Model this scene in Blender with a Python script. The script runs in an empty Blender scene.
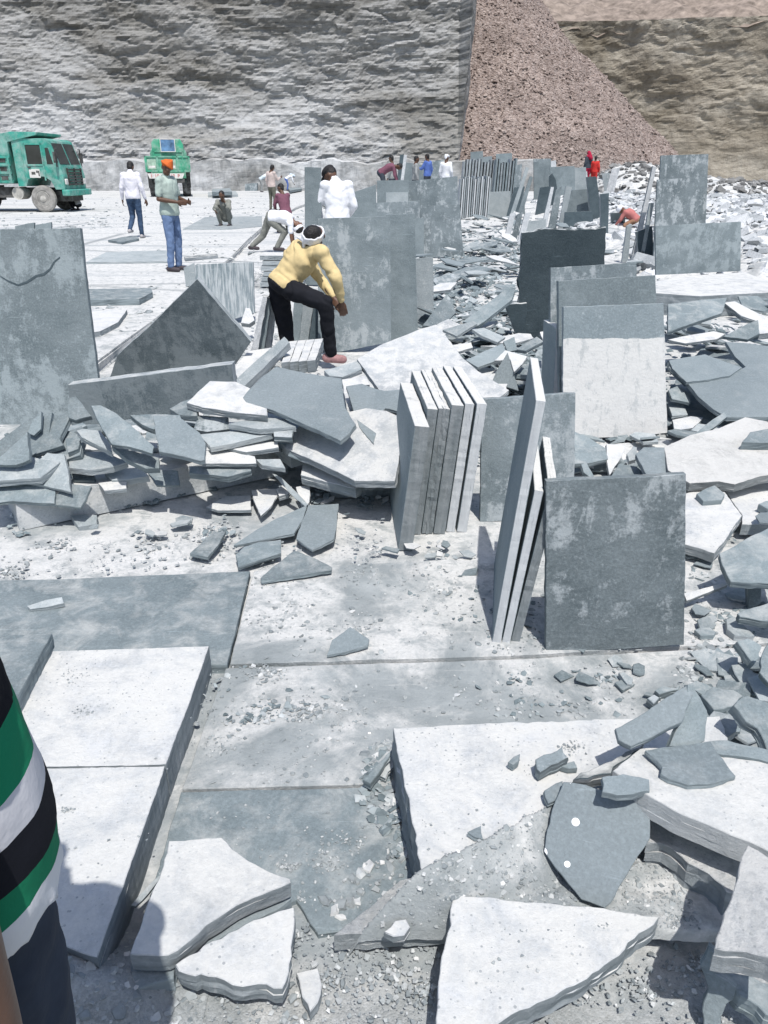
import bpy, bmesh, math, random
import numpy as np
from mathutils import Vector, Matrix, noise
random.seed(7)
R = math.radians
SC = bpy.context.scene
COL = SC.collection
# ------------------------------------------------------------------ camera
F, PITCH, CH = 769.0, R(23.9), 1.5
cp, sp = math.cos(PITCH), math.sin(PITCH)
CAM = Vector((0, 0, CH))
cam = bpy.data.objects.new('camera', bpy.data.cameras.new('camera'))
COL.objects.link(cam)
cam.location = CAM
cam.rotation_euler = (R(90) - PITCH, 0, 0)
cam.data.sensor_fit = 'VERTICAL'
cam.data.sensor_height = 36
cam.data.lens = 36 * F / 1024
cam.data.clip_start = 0.05
cam.data.clip_end = 2000
SC.camera = cam
# ------------------------------------------------------------------ survey helpers (photo measurement -> metres)
def ray(px, py):
    dx, dy = (px - 384) / F, -(py - 512) / F
    return Vector((dx, cp + dy * sp, -sp + dy * cp))
def P(px, py, z=0.0):
    r = ray(px, py)
    return CAM + r * ((z - CH) / r.z)
def PY(px, py, Y):
    r = ray(px, py)
    return CAM + r * (Y / r.y)
def PP(px, py, pt, n):
    r = ray(px, py)
    return CAM + r * ((pt - CAM).dot(n) / r.dot(n))
def zp(pts, ox, oy, s):
    return [(ox + x / s, oy + y / s) for x, y in pts]
# ------------------------------------------------------------------ object helpers
def tag(o, label=None, cat=None, group=None, kind=None):
    if o.data is not None and o.type == 'MESH' and o.data.materials and o.data.materials[0] and o.data.materials[0].name == 'quarry_floor' and kind is None and cat == 'floor slab': o.name = 'quarry_floor'; o['kind'] = 'structure'; return o
    if label: o['label'] = label
    if cat: o['category'] = cat
    if group: o['group'] = group
    if kind: o['kind'] = kind
    return o
def link(name, me, mat=None, parent=None, M=None):
    o = bpy.data.objects.new(name, me)
    COL.objects.link(o)
    if mat is not None and not me.materials: me.materials.append(mat)
    if M is not None: o.matrix_world = M
    if parent is not None: o.parent = parent
    return o
def empty(name, loc=(0, 0, 0), rz=0):
    o = bpy.data.objects.new(name, None)
    COL.objects.link(o)
    o.location = loc
    o.rotation_euler = (0, 0, rz)
    o.empty_display_size = .2
    return o
def mesh(name, v, f, smooth=False):
    me = bpy.data.meshes.new(name)
    me.from_pydata([tuple(p) for p in v], [], f)
    me.update()
    if smooth: me.polygons.foreach_set('use_smooth', [True] * len(me.polygons))
    return me
def frame(pt, n):
    """matrix whose local z is n and local x is level"""
    z = n.normalized()
    x = Vector((0, 0, 1)).cross(z)
    if x.length < .02: x = Vector((1, 0, 0))
    x.normalize()
    y = z.cross(x).normalized()
    x = y.cross(z)
    M = Matrix((x, y, z)).transposed().to_4x4()
    M.translation = pt
    return M
def area2(p):
    return .5 * sum(p[i - 1][0] * p[i][1] - p[i][0] * p[i - 1][1] for i in range(len(p)))
def plate_mesh(name, poly, t, jag=.004, seg=.03, rng=None, lay=None, cham=None):
    """irregular stone plate: front face on z=0, back on z=-t, split edges with layered relief"""
    rng = rng or random
    if area2(poly) < 0: poly = poly[::-1]
    per = sum(math.dist(poly[i - 1], poly[i]) for i in range(len(poly)))
    seg = max(seg, per / 150)
    pts = []
    n = len(poly)
    for i in range(n):
        a, b = Vector(poly[i]), Vector(poly[(i + 1) % n])
        d = b - a
        L = d.length
        if L < 1e-6: continue
        k = max(1, int(L / seg))
        nn = Vector((d.y, -d.x)) / L
        off = 0
        s0 = rng.random() * 50
        for q in range(k):
            f = q / k
            w = min(1, 3 * min(f, 1 - f) + .15)
            o = (noise.noise(Vector((s0 + f * L / .09, 1.3, 0))) * 1.2 + rng.uniform(-.5, .5)) * jag * w
            pts.append(a + d * f + nn * o)
    m = len(pts)
    nor = []
    for i in range(m):
        d = pts[(i + 1) % m] - pts[i - 1]
        d = d.normalized() if d.length > 1e-9 else Vector((1, 0))
        nor.append(Vector((d.y, -d.x)))
    lay = min(jag * .45, .003) if lay is None else lay
    cham = min(t * .07, .0018) if cham is None else cham
    levels = [(0, -cham), (-cham, 0)]
    nl = 2 if t < .03 else (3 if t < .09 else 4)
    for q in range(1, nl):
        z = -t * (q / nl) + rng.uniform(-.1, .1) * t / nl
        levels.append((z, None)); levels.append((z - t * .02, None))
    levels += [(-t + cham, None), (-t, -cham)]
    V, Fc = [], []
    prev = [0.0] * m
    for li, (z, ofs) in enumerate(levels):
        s0 = rng.random() * 90
        for i in range(m):
            if ofs is not None:
                o = ofs + (prev[i] if li == len(levels) - 1 else 0)
            else:
                o = noise.noise(Vector((pts[i].x / .07 + s0, pts[i].y / .07, s0))) * lay * 1.4 + rng.uniform(-.35, .35) * lay
                prev[i] = o
            p = pts[i] + nor[i] * o
            zz = z
            if 1 < li < len(levels) - 1: zz += noise.noise(Vector((pts[i].x / .15, pts[i].y / .15, s0))) * t * .06
            V.append((p.x, p.y, zz))
    L = len(levels)
    Fc.append(list(range(m)))
    Fc.append(list(range((L - 1) * m, L * m))[::-1])
    for l in range(L - 1):
        for i in range(m):
            j = (i + 1) % m
            Fc.append((l * m + j, l * m + i, (l + 1) * m + i, (l + 1) * m + j))
    return mesh(name, V, Fc)
NEAR = {}
def plate(name, label, poly, pt, n, t, mat, jag=.004, cat='stone slab', group=None, seg=None, lay=None, cham=None):
    """outline measured on the photo, set on its own real plane (pt, n) with real thickness"""
    W = [PP(x, y, pt, n) for x, y in poly]
    c = sum(W, Vector()) / len(W)
    M = frame(c, n)
    Mi = M.inverted()
    loc = [(Mi @ w).to_2d() for w in W]
    d = (c - CAM).length
    rng = random.Random(int(c.x * 7919 + c.y * 104729 + c.z * 1299709))
    me = plate_mesh(name, [tuple(p) for p in loc], t, jag, seg or max(.015, d * .006), rng, lay, cham)
    o = link(name, me, mat, M=M)
    return tag(o, label, cat, group)
def tilt(pitch, roll):
    """normal of a lying plate: pitch>0 turns its face to the viewer, roll>0 to the right"""
    return Vector((math.sin(R(roll)), -math.sin(R(pitch)), max(.05, math.cos(R(pitch)) * math.cos(R(roll))))).normalized()
def lie(name, label, poly, z, pitch=0, roll=0, t=.03, mat=None, jag=.006, cat='stone slab', group=None, **k):
    cx = sum(p[0] for p in poly) / len(poly)
    cy = sum(p[1] for p in poly) / len(poly)
    return plate(name, label, poly, P(cx, cy, z), tilt(pitch, roll), t, mat, jag, cat, group, **k)
def stand(name, label, poly, base, yaw=0, lean=6, t=.03, mat=None, jag=.003, z0=0, cat='stone slab', group=None, **k):
    n = Vector((math.sin(R(yaw)) * math.cos(R(lean)), -math.cos(R(yaw)) * math.cos(R(lean)), math.sin(R(lean))))
    return plate(name, label, poly, P(base[0], base[1], z0), n, t, mat, jag, cat, group, **k)
def board(name, label, p0, p1, up, t, mat, uv=None, jag=.003, cat='stone slab', group=None, **k):
    """upright board from two base corners and an up vector; thickness goes to the side of +normal's back"""
    p0, p1, up = Vector(p0), Vector(p1), Vector(up)
    ax = (p1 - p0)
    n = ax.cross(up).normalized()
    M = frame(p0, n)
    Mi = M.inverted()
    uv = uv or [(0, 0), (1, 0), (1, 1), (0, 1)]
    loc = [(Mi @ (p0 + ax * u + up * v)).to_2d() for u, v in uv]
    rng = random.Random(int(p0.x * 7919 + p0.y * 104729 + 17))
    me = plate_mesh(name, [tuple(p) for p in loc], t, jag, k.get('seg', .02), rng, k.get('lay'), k.get('cham'))
    o = link(name, me, mat, M=M)
    return tag(o, label, cat, group)
# ------------------------------------------------------------------ materials
class NT:
    def __init__(s, name):
        s.m = bpy.data.materials.new(name); s.m.use_nodes = True
        s.t = s.m.node_tree; s.n = s.t.nodes; s.bsdf = s.n['Principled BSDF']
    def __call__(s, typ, **kw):
        nd = s.n.new(typ)
        for k, v in kw.items():
            if k.startswith('_'):
                key = k[1:]
                key = int(key) if key.isdigit() else key.replace('__', ' ')
                if isinstance(v, bpy.types.NodeSocket): s.t.links.new(v, nd.inputs[key])
                else: nd.inputs[key].default_value = v
            else: setattr(nd, k, v)
        return nd
    def noise(s, vec, scale, detail=5, rough=.55, dist=0):
        return s('ShaderNodeTexNoise', _Vector=vec, _Scale=scale, _Detail=detail, _Roughness=rough, _Distortion=dist).outputs['Fac']
    def ramp(s, fac, stops, interp='LINEAR'):
        nd = s('ShaderNodeValToRGB', _Fac=fac); cr = nd.color_ramp; cr.interpolation = interp
        while len(cr.elements) < len(stops): cr.elements.new(.5)
        for e, (p, c) in zip(cr.elements, stops):
            e.position = p
            e.color = (c, c, c, 1) if isinstance(c, (int, float)) else (*c, 1)
        return nd.outputs['Color']
    def mix(s, fac, a, b, mode='MIX'):
        nd = s('ShaderNodeMix', data_type='RGBA', blend_type=mode)
        for k, v in ((0, fac), (6, a), (7, b)):
            if isinstance(v, bpy.types.NodeSocket): s.t.links.new(v, nd.inputs[k])
            elif k == 0: nd.inputs[k].default_value = v
            else: nd.inputs[k].default_value = (*v, 1)
        return nd.outputs[2]
    def math(s, op, a, b=0.0, c=0.0, clamp=False):
        nd = s('ShaderNodeMath', operation=op, use_clamp=clamp)
        for i, v in enumerate((a, b, c)):
            if isinstance(v, bpy.types.NodeSocket): s.t.links.new(v, nd.inputs[i])
            else: nd.inputs[i].default_value = v
        return nd.outputs[0]
    def mapping(s, vec, scale=(1, 1, 1), loc=(0, 0, 0), rot=(0, 0, 0)):
        return s('ShaderNodeMapping', _Vector=vec, _Scale=scale, _Location=loc, _Rotation=rot).outputs[0]
    def vadd(s, a, b):
        return s('ShaderNodeVectorMath', operation='ADD', _0=a, _1=b).outputs[0]
    def bump(s, h, strength, dist, nrm=None):
        nd = s('ShaderNodeBump', _Height=h, _Strength=strength, _Distance=dist)
        if nrm is not None: s.t.links.new(nrm, nd.inputs['Normal'])
        return nd.outputs[0]
    def done(s, col, rough=.8, nrm=None, spec=.3, metal=0):
        for k, v in (('Base Color', col), ('Roughness', rough), ('Normal', nrm), ('Specular IOR Level', spec), ('Metallic', metal)):
            if v is None: continue
            if isinstance(v, bpy.types.NodeSocket): s.t.links.new(v, s.bsdf.inputs[k])
            else: s.bsdf.inputs[k].default_value = (*v, 1) if isinstance(v, tuple) and len(v) == 3 else v
        return s.m
DUST = (.60, .60, .578)
def rnd_coords(N, what='Object'):
    tc = N('ShaderNodeTexCoord').outputs[what]
    oi = N('ShaderNodeObjectInfo').outputs['Random']
    k = N('ShaderNodeCombineXYZ', _0=N.math('MULTIPLY', oi, 37.0), _1=N.math('MULTIPLY', oi, 71.0), _2=N.math('MULTIPLY', oi, 13.0)).outputs[0]
    return N.vadd(tc, k), oi, tc
def slate(name, lo, hi, stain=.25, stain_scale=5, stain_col=DUST, topdust=.5, side=None, spots=False, line=None, chisel=False, grit=.5, bump=.5, flecks=0.0):
    N = NT(name)
    co, oi, tc = rnd_coords(N)
    geo = N('ShaderNodeNewGeometry')
    big = N.noise(co, 2.2, 6, .6, .6)
    base = N.ramp(N.math('MULTIPLY_ADD', N.math('SUBTRACT', N.noise(co, 11, 8, .7), .5), .45, big), [(.3, lo), (.7, hi)])
    tone = N.math('MULTIPLY_ADD', oi, .34, .83)
    base = N.mix(1.0, base, N('ShaderNodeCombineColor', _0=tone, _1=tone, _2=tone).outputs[0], 'MULTIPLY')
    fine = N.noise(co, 90, 4, .7)
    base = N.mix(N.math('MULTIPLY', N.ramp(fine, [(.45, 0.0), (.72, 1.0)]), .32), base, tuple(c * 1.55 for c in hi))
    gr2 = N.noise(co, 190, 3, .6)
    base = N.mix(N.math('MULTIPLY', N.ramp(gr2, [(.30, 1.0), (.48, 0.0)]), .28), base, tuple(c * .55 for c in lo))
    scr = N.noise(N.mapping(co, (4, 60, 4), rot=(0, 0, .7)), 1.0, 5, .7, .3)
    base = N.mix(N.math('MULTIPLY', N.ramp(scr, [(.62, 0.0), (.70, 1.0)]), N.math('MULTIPLY', N.ramp(N.noise(co, 3, 4), [(.45, 0.0), (.6, 1.0)]), .5)), base, tuple(min(.55, c * 1.9) for c in hi))
    # chalky stains with scaly borders
    st = N.math('ADD', N.math('MULTIPLY', N.noise(co, stain_scale, 14, .74, .25), .62), N.math('MULTIPLY', N.noise(N.mapping(co, (1.6, .45, 1)), stain_scale * 1.7, 9, .7, .9), .38))
    st = N.math('MULTIPLY_ADD', st, 1.55, -.275)
    sc = N('ShaderNodeTexVoronoi', _Vector=co, _Scale=stain_scale * 6).outputs['Distance']
    st = N.math('ADD', st, N.math('MULTIPLY', N.math('SUBTRACT', fine, .5), .22))
    st = N.math('ADD', st, N.math('MULTIPLY', N.math('SUBTRACT', sc, .45), -.10))
    e0 = .78 - .5 * stain
    msk = N.ramp(st, [(e0, 0.0), (e0 + .11, 1.0)])
    base = N.mix(N.math('MULTIPLY', msk, .45 + .5 * stain), base, stain_col)
    if line is not None:   # powder coat below a level on the slab
        ly = N('ShaderNodeSeparateXYZ', _0=tc).outputs[1]
        ed = N.math('MULTIPLY_ADD', N.math('SUBTRACT', N.noise(co, 14, 6), .5), .03, line)
        mk = N.math('LESS_THAN', ly, ed)
        holes = N.ramp(N.noise(N.mapping(co, (14, 6, 6)), 1.0, 12, .78), [(.40, 0.0), (.47, 1.0)])
        base = N.mix(N.math('MULTIPLY', mk, N.math('MULTIPLY_ADD', holes, .35, .62)), base, (.60, .60, .585))
    if flecks:
        fv = N('ShaderNodeTexVoronoi', voronoi_dimensions='2D', _Vector=co, _Scale=60)
        fr = N.math('MULTIPLY', N.math('SUBTRACT', N('ShaderNodeSeparateColor', _0=fv.outputs['Color']).outputs[1], .62), .5)
        fm = N.math('LESS_THAN', fv.outputs['Distance'], fr)
    if spots:              # splashes of white paint
        vo = N('ShaderNodeTexVoronoi', voronoi_dimensions='2D', _Vector=co, _Scale=15)
        d = vo.outputs['Distance']
        r = N.math('MULTIPLY', N.math('SUBTRACT', N('ShaderNodeSeparateColor', _0=vo.outputs['Color']).outputs[0], .5), .36)
        base = N.mix(N.math('LESS_THAN', d, r), base, (.78, .79, .80))
    # split side: strata
    on = N('ShaderNodeVectorTransform', vector_type='NORMAL', convert_from='WORLD', convert_to='OBJECT', _Vector=geo.outputs['True Normal']).outputs[0]
    nz = N.math('ABSOLUTE', N('ShaderNodeSeparateXYZ', _0=on).outputs[2])
    sm = N.math('LESS_THAN', nz, .6)
    strat = N.noise(N.mapping(co, (3.5, 3.5, 30)), 1.0, 7, .6)
    slo, shi = side or (tuple(c * .8 for c in lo), tuple(c * 1.3 for c in hi))
    base = N.mix(sm, base, N.ramp(strat, [(.3, slo), (.52, tuple((a + b) / 2 for a, b in zip(slo, shi))), (.72, shi)]))
    # powder that has settled on whatever faces up
    wz = N('ShaderNodeSeparateXYZ', _0=geo.outputs['True Normal']).outputs[2]
    up = N.ramp(wz, [(.55, 0.0), (.95, 1.0)])
    dn = N.ramp(N.noise(co, 9, 9, .68, .4), [(.62 - .5 * topdust, 0.0), (.86 - .5 * topdust, 1.0)])
    base = N.mix(N.math('MULTIPLY', N.math('MULTIPLY', up, dn), min(1.0, topdust * 1.5)), base, N.mix(fine, tuple(c * .86 for c in DUST), tuple(c * 1.08 for c in DUST)))
    if flecks: base = N.mix(N.math('MULTIPLY', fm, N.ramp(N.noise(co, 3.1, 5), [(.40, 0.0), (.56, flecks)])), base, (.27, .29, .30))
    if flecks:
        sm2 = N.ramp(N.noise(co, 5.5, 10, .72, .8), [(.52, 0.0), (.66, .55)])
        base = N.mix(sm2, base, (.40, .425, .44))
    h = N.math('ADD', N.math('MULTIPLY', N.noise(co, 34, 10, .78), .9), N.math('MULTIPLY', N.noise(co, 6, 5), 1.2))
    h = N.math('ADD', h, N.math('MULTIPLY', sm, N.math('MULTIPLY', strat, .6)))
    if chisel:
        w = N.noise(N.mapping(co, (55, 5, 5)), 1.0, 4, .6)
        base = N.mix(N.math('MULTIPLY', N.ramp(w, [(.42, 0.0), (.6, 1.0)]), .8), base, (.50, .53, .54))
        h = N.math('ADD', h, N.math('MULTIPLY', w, 2.0))
    return N.done(base, N.math('MULTIPLY_ADD', fine, .2, .68), N.bump(h, bump, .012), .22)
GREY_LO, GREY_HI = (.122, .153, .165), (.222, .261, .274)
M = {}
M['grey'] = slate('slate_grey', GREY_LO, GREY_HI, .12, 4, topdust=.30)
M['clean'] = slate('slate_clean', (.172, .207, .221), (.232, .268, .282), .06, 3, (.34, .375, .39), topdust=.12, bump=.3)
M['stained'] = slate('slate_stained', (.112, .139, .150), (.206, .241, .255), .56, 3.6, (.41, .445, .46), topdust=.3)
M['scaly'] = slate('slate_scaly', (.130, .162, .174), (.210, .247, .260), .62, 3.2, (.30, .345, .36), topdust=.3)
M['dark'] = slate('slate_dark', (.040, .058, .068), (.075, .100, .112), .10, 2.4, (.13, .16, .175), topdust=.5, side=((.12, .14, .155), (.45, .48, .5)))
M['dusty'] = slate('slate_dusty', (.33, .35, .365), (.47, .49, .505), .62, 4.5, (.56, .575, .585), topdust=.62, side=((.135, .16, .172), (.30, .33, .345)), bump=.6, flecks=.8)
M['mottled'] = slate('slate_mottled', (.28, .30, .315), (.43, .45, .46), .66, 9, (.585, .59, .585), topdust=.5, side=((.22, .25, .265), (.42, .45, .465)), bump=1.0, flecks=.6)
M['pale'] = slate('slate_pale', (.215, .25, .262), (.345, .38, .39), .35, 6, topdust=.3, side=((.24, .275, .288), (.42, .45, .46)))
M['sawn'] = slate('slate_sawn', (.165, .205, .22), (.23, .27, .285), .25, 7, (.42, .45, .46), topdust=.85, side=((.44, .46, .475), (.57, .59, .60)), bump=.3)
M['sawn_dull'] = slate('slate_sawn_dull', (.165, .205, .22), (.24, .28, .295), .25, 7, (.42, .45, .46), topdust=.85, side=((.16, .185, .195), (.27, .29, .30)))
M['coat'] = slate('slate_coated', (.20, .245, .265), (.27, .315, .335), .4, 4, (.42, .46, .48), topdust=.4, line=.25)
M['paint'] = slate('slate_paint_spots', (.165, .197, .212), (.205, .240, .257), .05, 3, topdust=.08, spots=True, bump=.25)
M['chisel'] = slate('slate_chiselled', (.16, .20, .215), (.24, .28, .3), .2, 7, topdust=.6, chisel=True)
M['ochre'] = slate('slate_dusty_ochre', (.34, .345, .335), (.49, .485, .465), .7, 5, (.58, .575, .555), topdust=.5, side=((.10, .115, .12), (.40, .42, .42)), bump=1.0)
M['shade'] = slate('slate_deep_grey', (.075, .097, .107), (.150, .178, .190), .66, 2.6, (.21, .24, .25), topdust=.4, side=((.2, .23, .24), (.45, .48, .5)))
M['dusty_pale'] = slate('slate_dusty_pale_edge', (.33, .35, .355), (.47, .49, .495), .62, 4.5, (.57, .578, .572), topdust=.62, side=((.36, .38, .39), (.48, .50, .505)), bump=.6, flecks=.8)
M['gritty'] = slate('slate_gritty', (.30, .32, .325), (.45, .465, .47), .5, 9, topdust=.4, side=((.25, .28, .29), (.42, .45, .46)), bump=1.2, flecks=.8)
def plain(name, col, rough=.7, spec=.3, metal=0, var=.12, scale=8, bmp=.0, dust=0.0):
    N = NT(name)
    tc = N('ShaderNodeTexCoord').outputs['Object']
    n = N.noise(tc, scale, 6, .6)
    c = N.mix(1.0, col, N.ramp(n, [(.25, 1 - var), (.75, 1 + var)]), 'MULTIPLY')
    if dust:
        c = N.mix(N.math('MULTIPLY', N.ramp(N.noise(tc, scale * .7, 8, .7), [(.42, 0.0), (.7, 1.0)]), dust), c, (.5, .51, .5))
    return N.done(c, rough, N.bump(n, bmp, .02) if bmp else None, spec, metal)
def cloth(name, col, var=.15, stripes=None):
    N = NT(name)
    tc = N('ShaderNodeTexCoord').outputs['Object']
    n = N.noise(tc, 9, 5, .6)
    w = N.noise(tc, 260, 2, .5)
    if stripes:
        z = N('ShaderNodeSeparateXYZ', _0=tc).outputs[2]
        f = N('ShaderNodeMapRange', _0=z, _1=stripes[0], _2=stripes[1]).outputs[0]
        c0 = N.ramp(f, stripes[2], 'CONSTANT')
    else: c0 = N.mix(0.0, col, col)
    c = N.mix(1.0, c0, N.ramp(n, [(.25, 1 - var), (.75, 1 + var)]), 'MULTIPLY')
    h = N.math('ADD', N.math('MULTIPLY', w, .04), n)
    return N.done(c, .9, N.bump(h, .4, .014), .12)
def skin(name, col):
    N = NT(name)
    tc = N('ShaderNodeTexCoord').outputs['Object']
    n = N.noise(tc, 30, 6, .6)
    return N.done(N.mix(n, tuple(c * .8 for c in col), tuple(c * 1.15 for c in col)), .5, N.bump(N.noise(tc, 160, 4), .15, .004), .35)
SKIN = skin('skin_brown', (.105, .055, .035))
SKIN2 = skin('skin_tan', (.16, .085, .055))
HAIR = plain('hair_black', (.012, .011, .011), .55, .4, var=.3, scale=60, bmp=.6)
# ------------------------------------------------------------------ sky, sun
EL, AZ = 64.0, 13.0            # sun height; degrees to the right of straight behind the viewer
W = bpy.data.worlds.new('World'); SC.world = W; W.use_nodes = True
wn = W.node_tree
sky = wn.nodes.new('ShaderNodeTexSky'); sky.sky_type = 'NISHITA'; sky.sun_disc = False
sdir = Vector((math.sin(R(AZ)) * math.cos(R(EL)), -math.cos(R(AZ)) * math.cos(R(EL)), math.sin(R(EL))))
sky.sun_elevation = R(EL)
sky.sun_rotation = math.atan2(sdir.x, sdir.y)
sky.air_density = 1.0; sky.dust_density = 1.5
wn.links.new(sky.outputs[0], wn.nodes['Background'].inputs[0])
wn.nodes['Background'].inputs[1].default_value = .115
sun = bpy.data.objects.new('sun', bpy.data.lights.new('sun', 'SUN'))
COL.objects.link(sun)
sun.data.energy = 3.6; sun.data.angle = R(.5); sun.data.color = (1, .965, .92)
sun.rotation_euler = sdir.to_track_quat('Z', 'Y').to_euler()
sun.location = (5, -20, 40)
SC.view_settings.view_transform = 'Standard'
SC.view_settings.look = 'None'
SC.view_settings.exposure = .40
SC.view_settings.gamma = 1
# ------------------------------------------------------------------ quarry floor
def fbm(x, y, z=0, o=5):
    return noise.fractal(Vector((x, y, z)), .9, 2.1, o)
def floor_material():
    N = NT('quarry_floor')
    tc = N('ShaderNodeNewGeometry').outputs['Position']
    y = N('ShaderNodeSeparateXYZ', _0=tc).outputs[1]
    far = N('ShaderNodeMapRange', _0=y, _1=5.0, _2=13.0).outputs[0]
    near = N('ShaderNodeMapRange', _0=N.math('ADD', y, N.math('MULTIPLY', N.noise(tc, 3, 4), .35)), _1=1.26, _2=1.08).outputs[0]
    mid = N('ShaderNodeMapRange', _0=N.math('ADD', y, N.math('MULTIPLY', N.noise(tc, 2, 4), .3)), _1=2.42, _2=2.2).outputs[0]
    d1 = N.noise(tc, 2.1, 10, .68, .5)
    thr = N.math('MULTIPLY_ADD', far, .16, d1)
    thr = N.math('SUBTRACT', thr, N.math('MULTIPLY', mid, .095))
    m = N.ramp(thr, [(.38, 0.0), (.455, .5), (.50, .85), (.60, 1.0)])
    fine = N.noise(tc, 70, 7, .75)
    m2 = N.math('MULTIPLY', N.ramp(N.noise(tc, 11, 12, .76, .3), [(.38, .15), (.50, 1.0)]), m)
    scr = N.noise(N.mapping(tc, (3, 40, 1), rot=(0, 0, .5)), 1.0, 6, .7, .2)
    m2 = N.math('MAXIMUM', m2, N.math('MULTIPLY', N.ramp(scr, [(.60, 0.0), (.68, .8)]), N.ramp(N.noise(tc, 2.4, 4), [(.45, 0.0), (.6, 1.0)])))
    grey = N.ramp(N.noise(tc, 6, 9, .65), [(.3, (.20, .225, .232)), (.7, (.345, .37, .375))])
    c = N.mix(m2, grey, N.ramp(fine, [(.28, (.46, .465, .455)), (.6, (.60, .60, .585))]))
    grit = N('ShaderNodeTexVoronoi', _Vector=tc, _Scale=210)
    gcol = N.ramp(N('ShaderNodeSeparateColor', _0=grit.outputs['Color']).outputs[0], [(0.0, (.19, .20, .198)), (.6, (.31, .32, .318)), (1.0, (.50, .51, .51))])
    gm = N.math('MAXIMUM', N.math('MULTIPLY', near, .85), N.math('MULTIPLY', N.ramp(N.noise(tc, 5, 6), [(.55, 0.0), (.7, .35)]), N.math('SUBTRACT', 1.0, far)))
    c = N.mix(gm, c, N.mix(.45, gcol, N.ramp(fine, [(.3, (.20, .21, .205)), (.7, (.42, .43, .425))])))
    st = N.noise(N.mapping(tc, (.22, 1.1, 1)), 1.0, 8, .62, .6)
    c = N.mix(N.math('MULTIPLY', N.ramp(st, [(.54, 0.0), (.62, 1.0)]), N.math('MULTIPLY', far, .6)), c, (.34, .365, .38))
    jt = N('ShaderNodeTexVoronoi', feature='DISTANCE_TO_EDGE', _Vector=N.mapping(tc, (.16, .34, 1)), _Scale=1.0).outputs['Distance']
    c = N.mix(N.math('MULTIPLY', N.ramp(jt, [(.006, 1.0), (.014, 0.0)]), N.math('MULTIPLY', far, .7)), c, (.20, .22, .23))
    h = N.math('ADD', N.math('MULTIPLY', fine, .4), N.math('MULTIPLY', N.noise(tc, 17, 10, .72), 1.3))
    h = N.math('ADD', h, N.math('MULTIPLY', N.math('MULTIPLY', gm, grit.outputs['Distance']), -.5))
    return N.done(c, .92, N.bump(h, .65, .012), .15)
FLOOR = floor_material()
rows, cols = 330, 200
vs, fs = [], []
for i in range(rows):
    f = i / (rows - 1)
    Y = -4 + 4.6 * f / .1 if f < .1 else .6 + 229.4 * ((math.exp(5.2 * (f - .1) / .9) - 1) / (math.exp(5.2) - 1))
    for j in range(cols):
        u = j / (cols - 1) * 2 - 1
        X = u * (3 + 1.05 * max(Y, 0))
        a = .006 if Y < 6 else .02
        z = fbm(X * 2.2, Y * 2.2, 0, 6) * a * (1 if Y < 80 else 0) - a
        vs.append((X, Y, min(z, .004)))
for i in range(rows - 1):
    for j in range(cols - 1):
        a = i * cols + j
        fs.append((a, a + 1, a + cols + 1, a + cols))
tag(link('ground', mesh('ground', vs, fs, True), FLOOR), kind='structure')
# raised bed of rock on the left that trucks and men stand on
SH = .08
shelf = [P(x, y, SH) for x, y in [(40, 400), (95, 362), (128, 338), (150, 322), (190, 291), (229, 258), (247, 240), (263, 226), (296, 207), (330, 196)]]
shelf = [p.to_2d() for p in shelf] + [Vector((-4, 66)), Vector((-70, 66)), Vector((-70, 5)), Vector((-6, 5.1))]
N_ = plate_mesh('rock_shelf', [tuple(p) for p in shelf], SH + .03, .03, .12, random.Random(3), .015)
tag(link('rock_shelf', N_, FLOOR, M=Matrix.Translation((0, 0, SH))), kind='structure')
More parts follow.
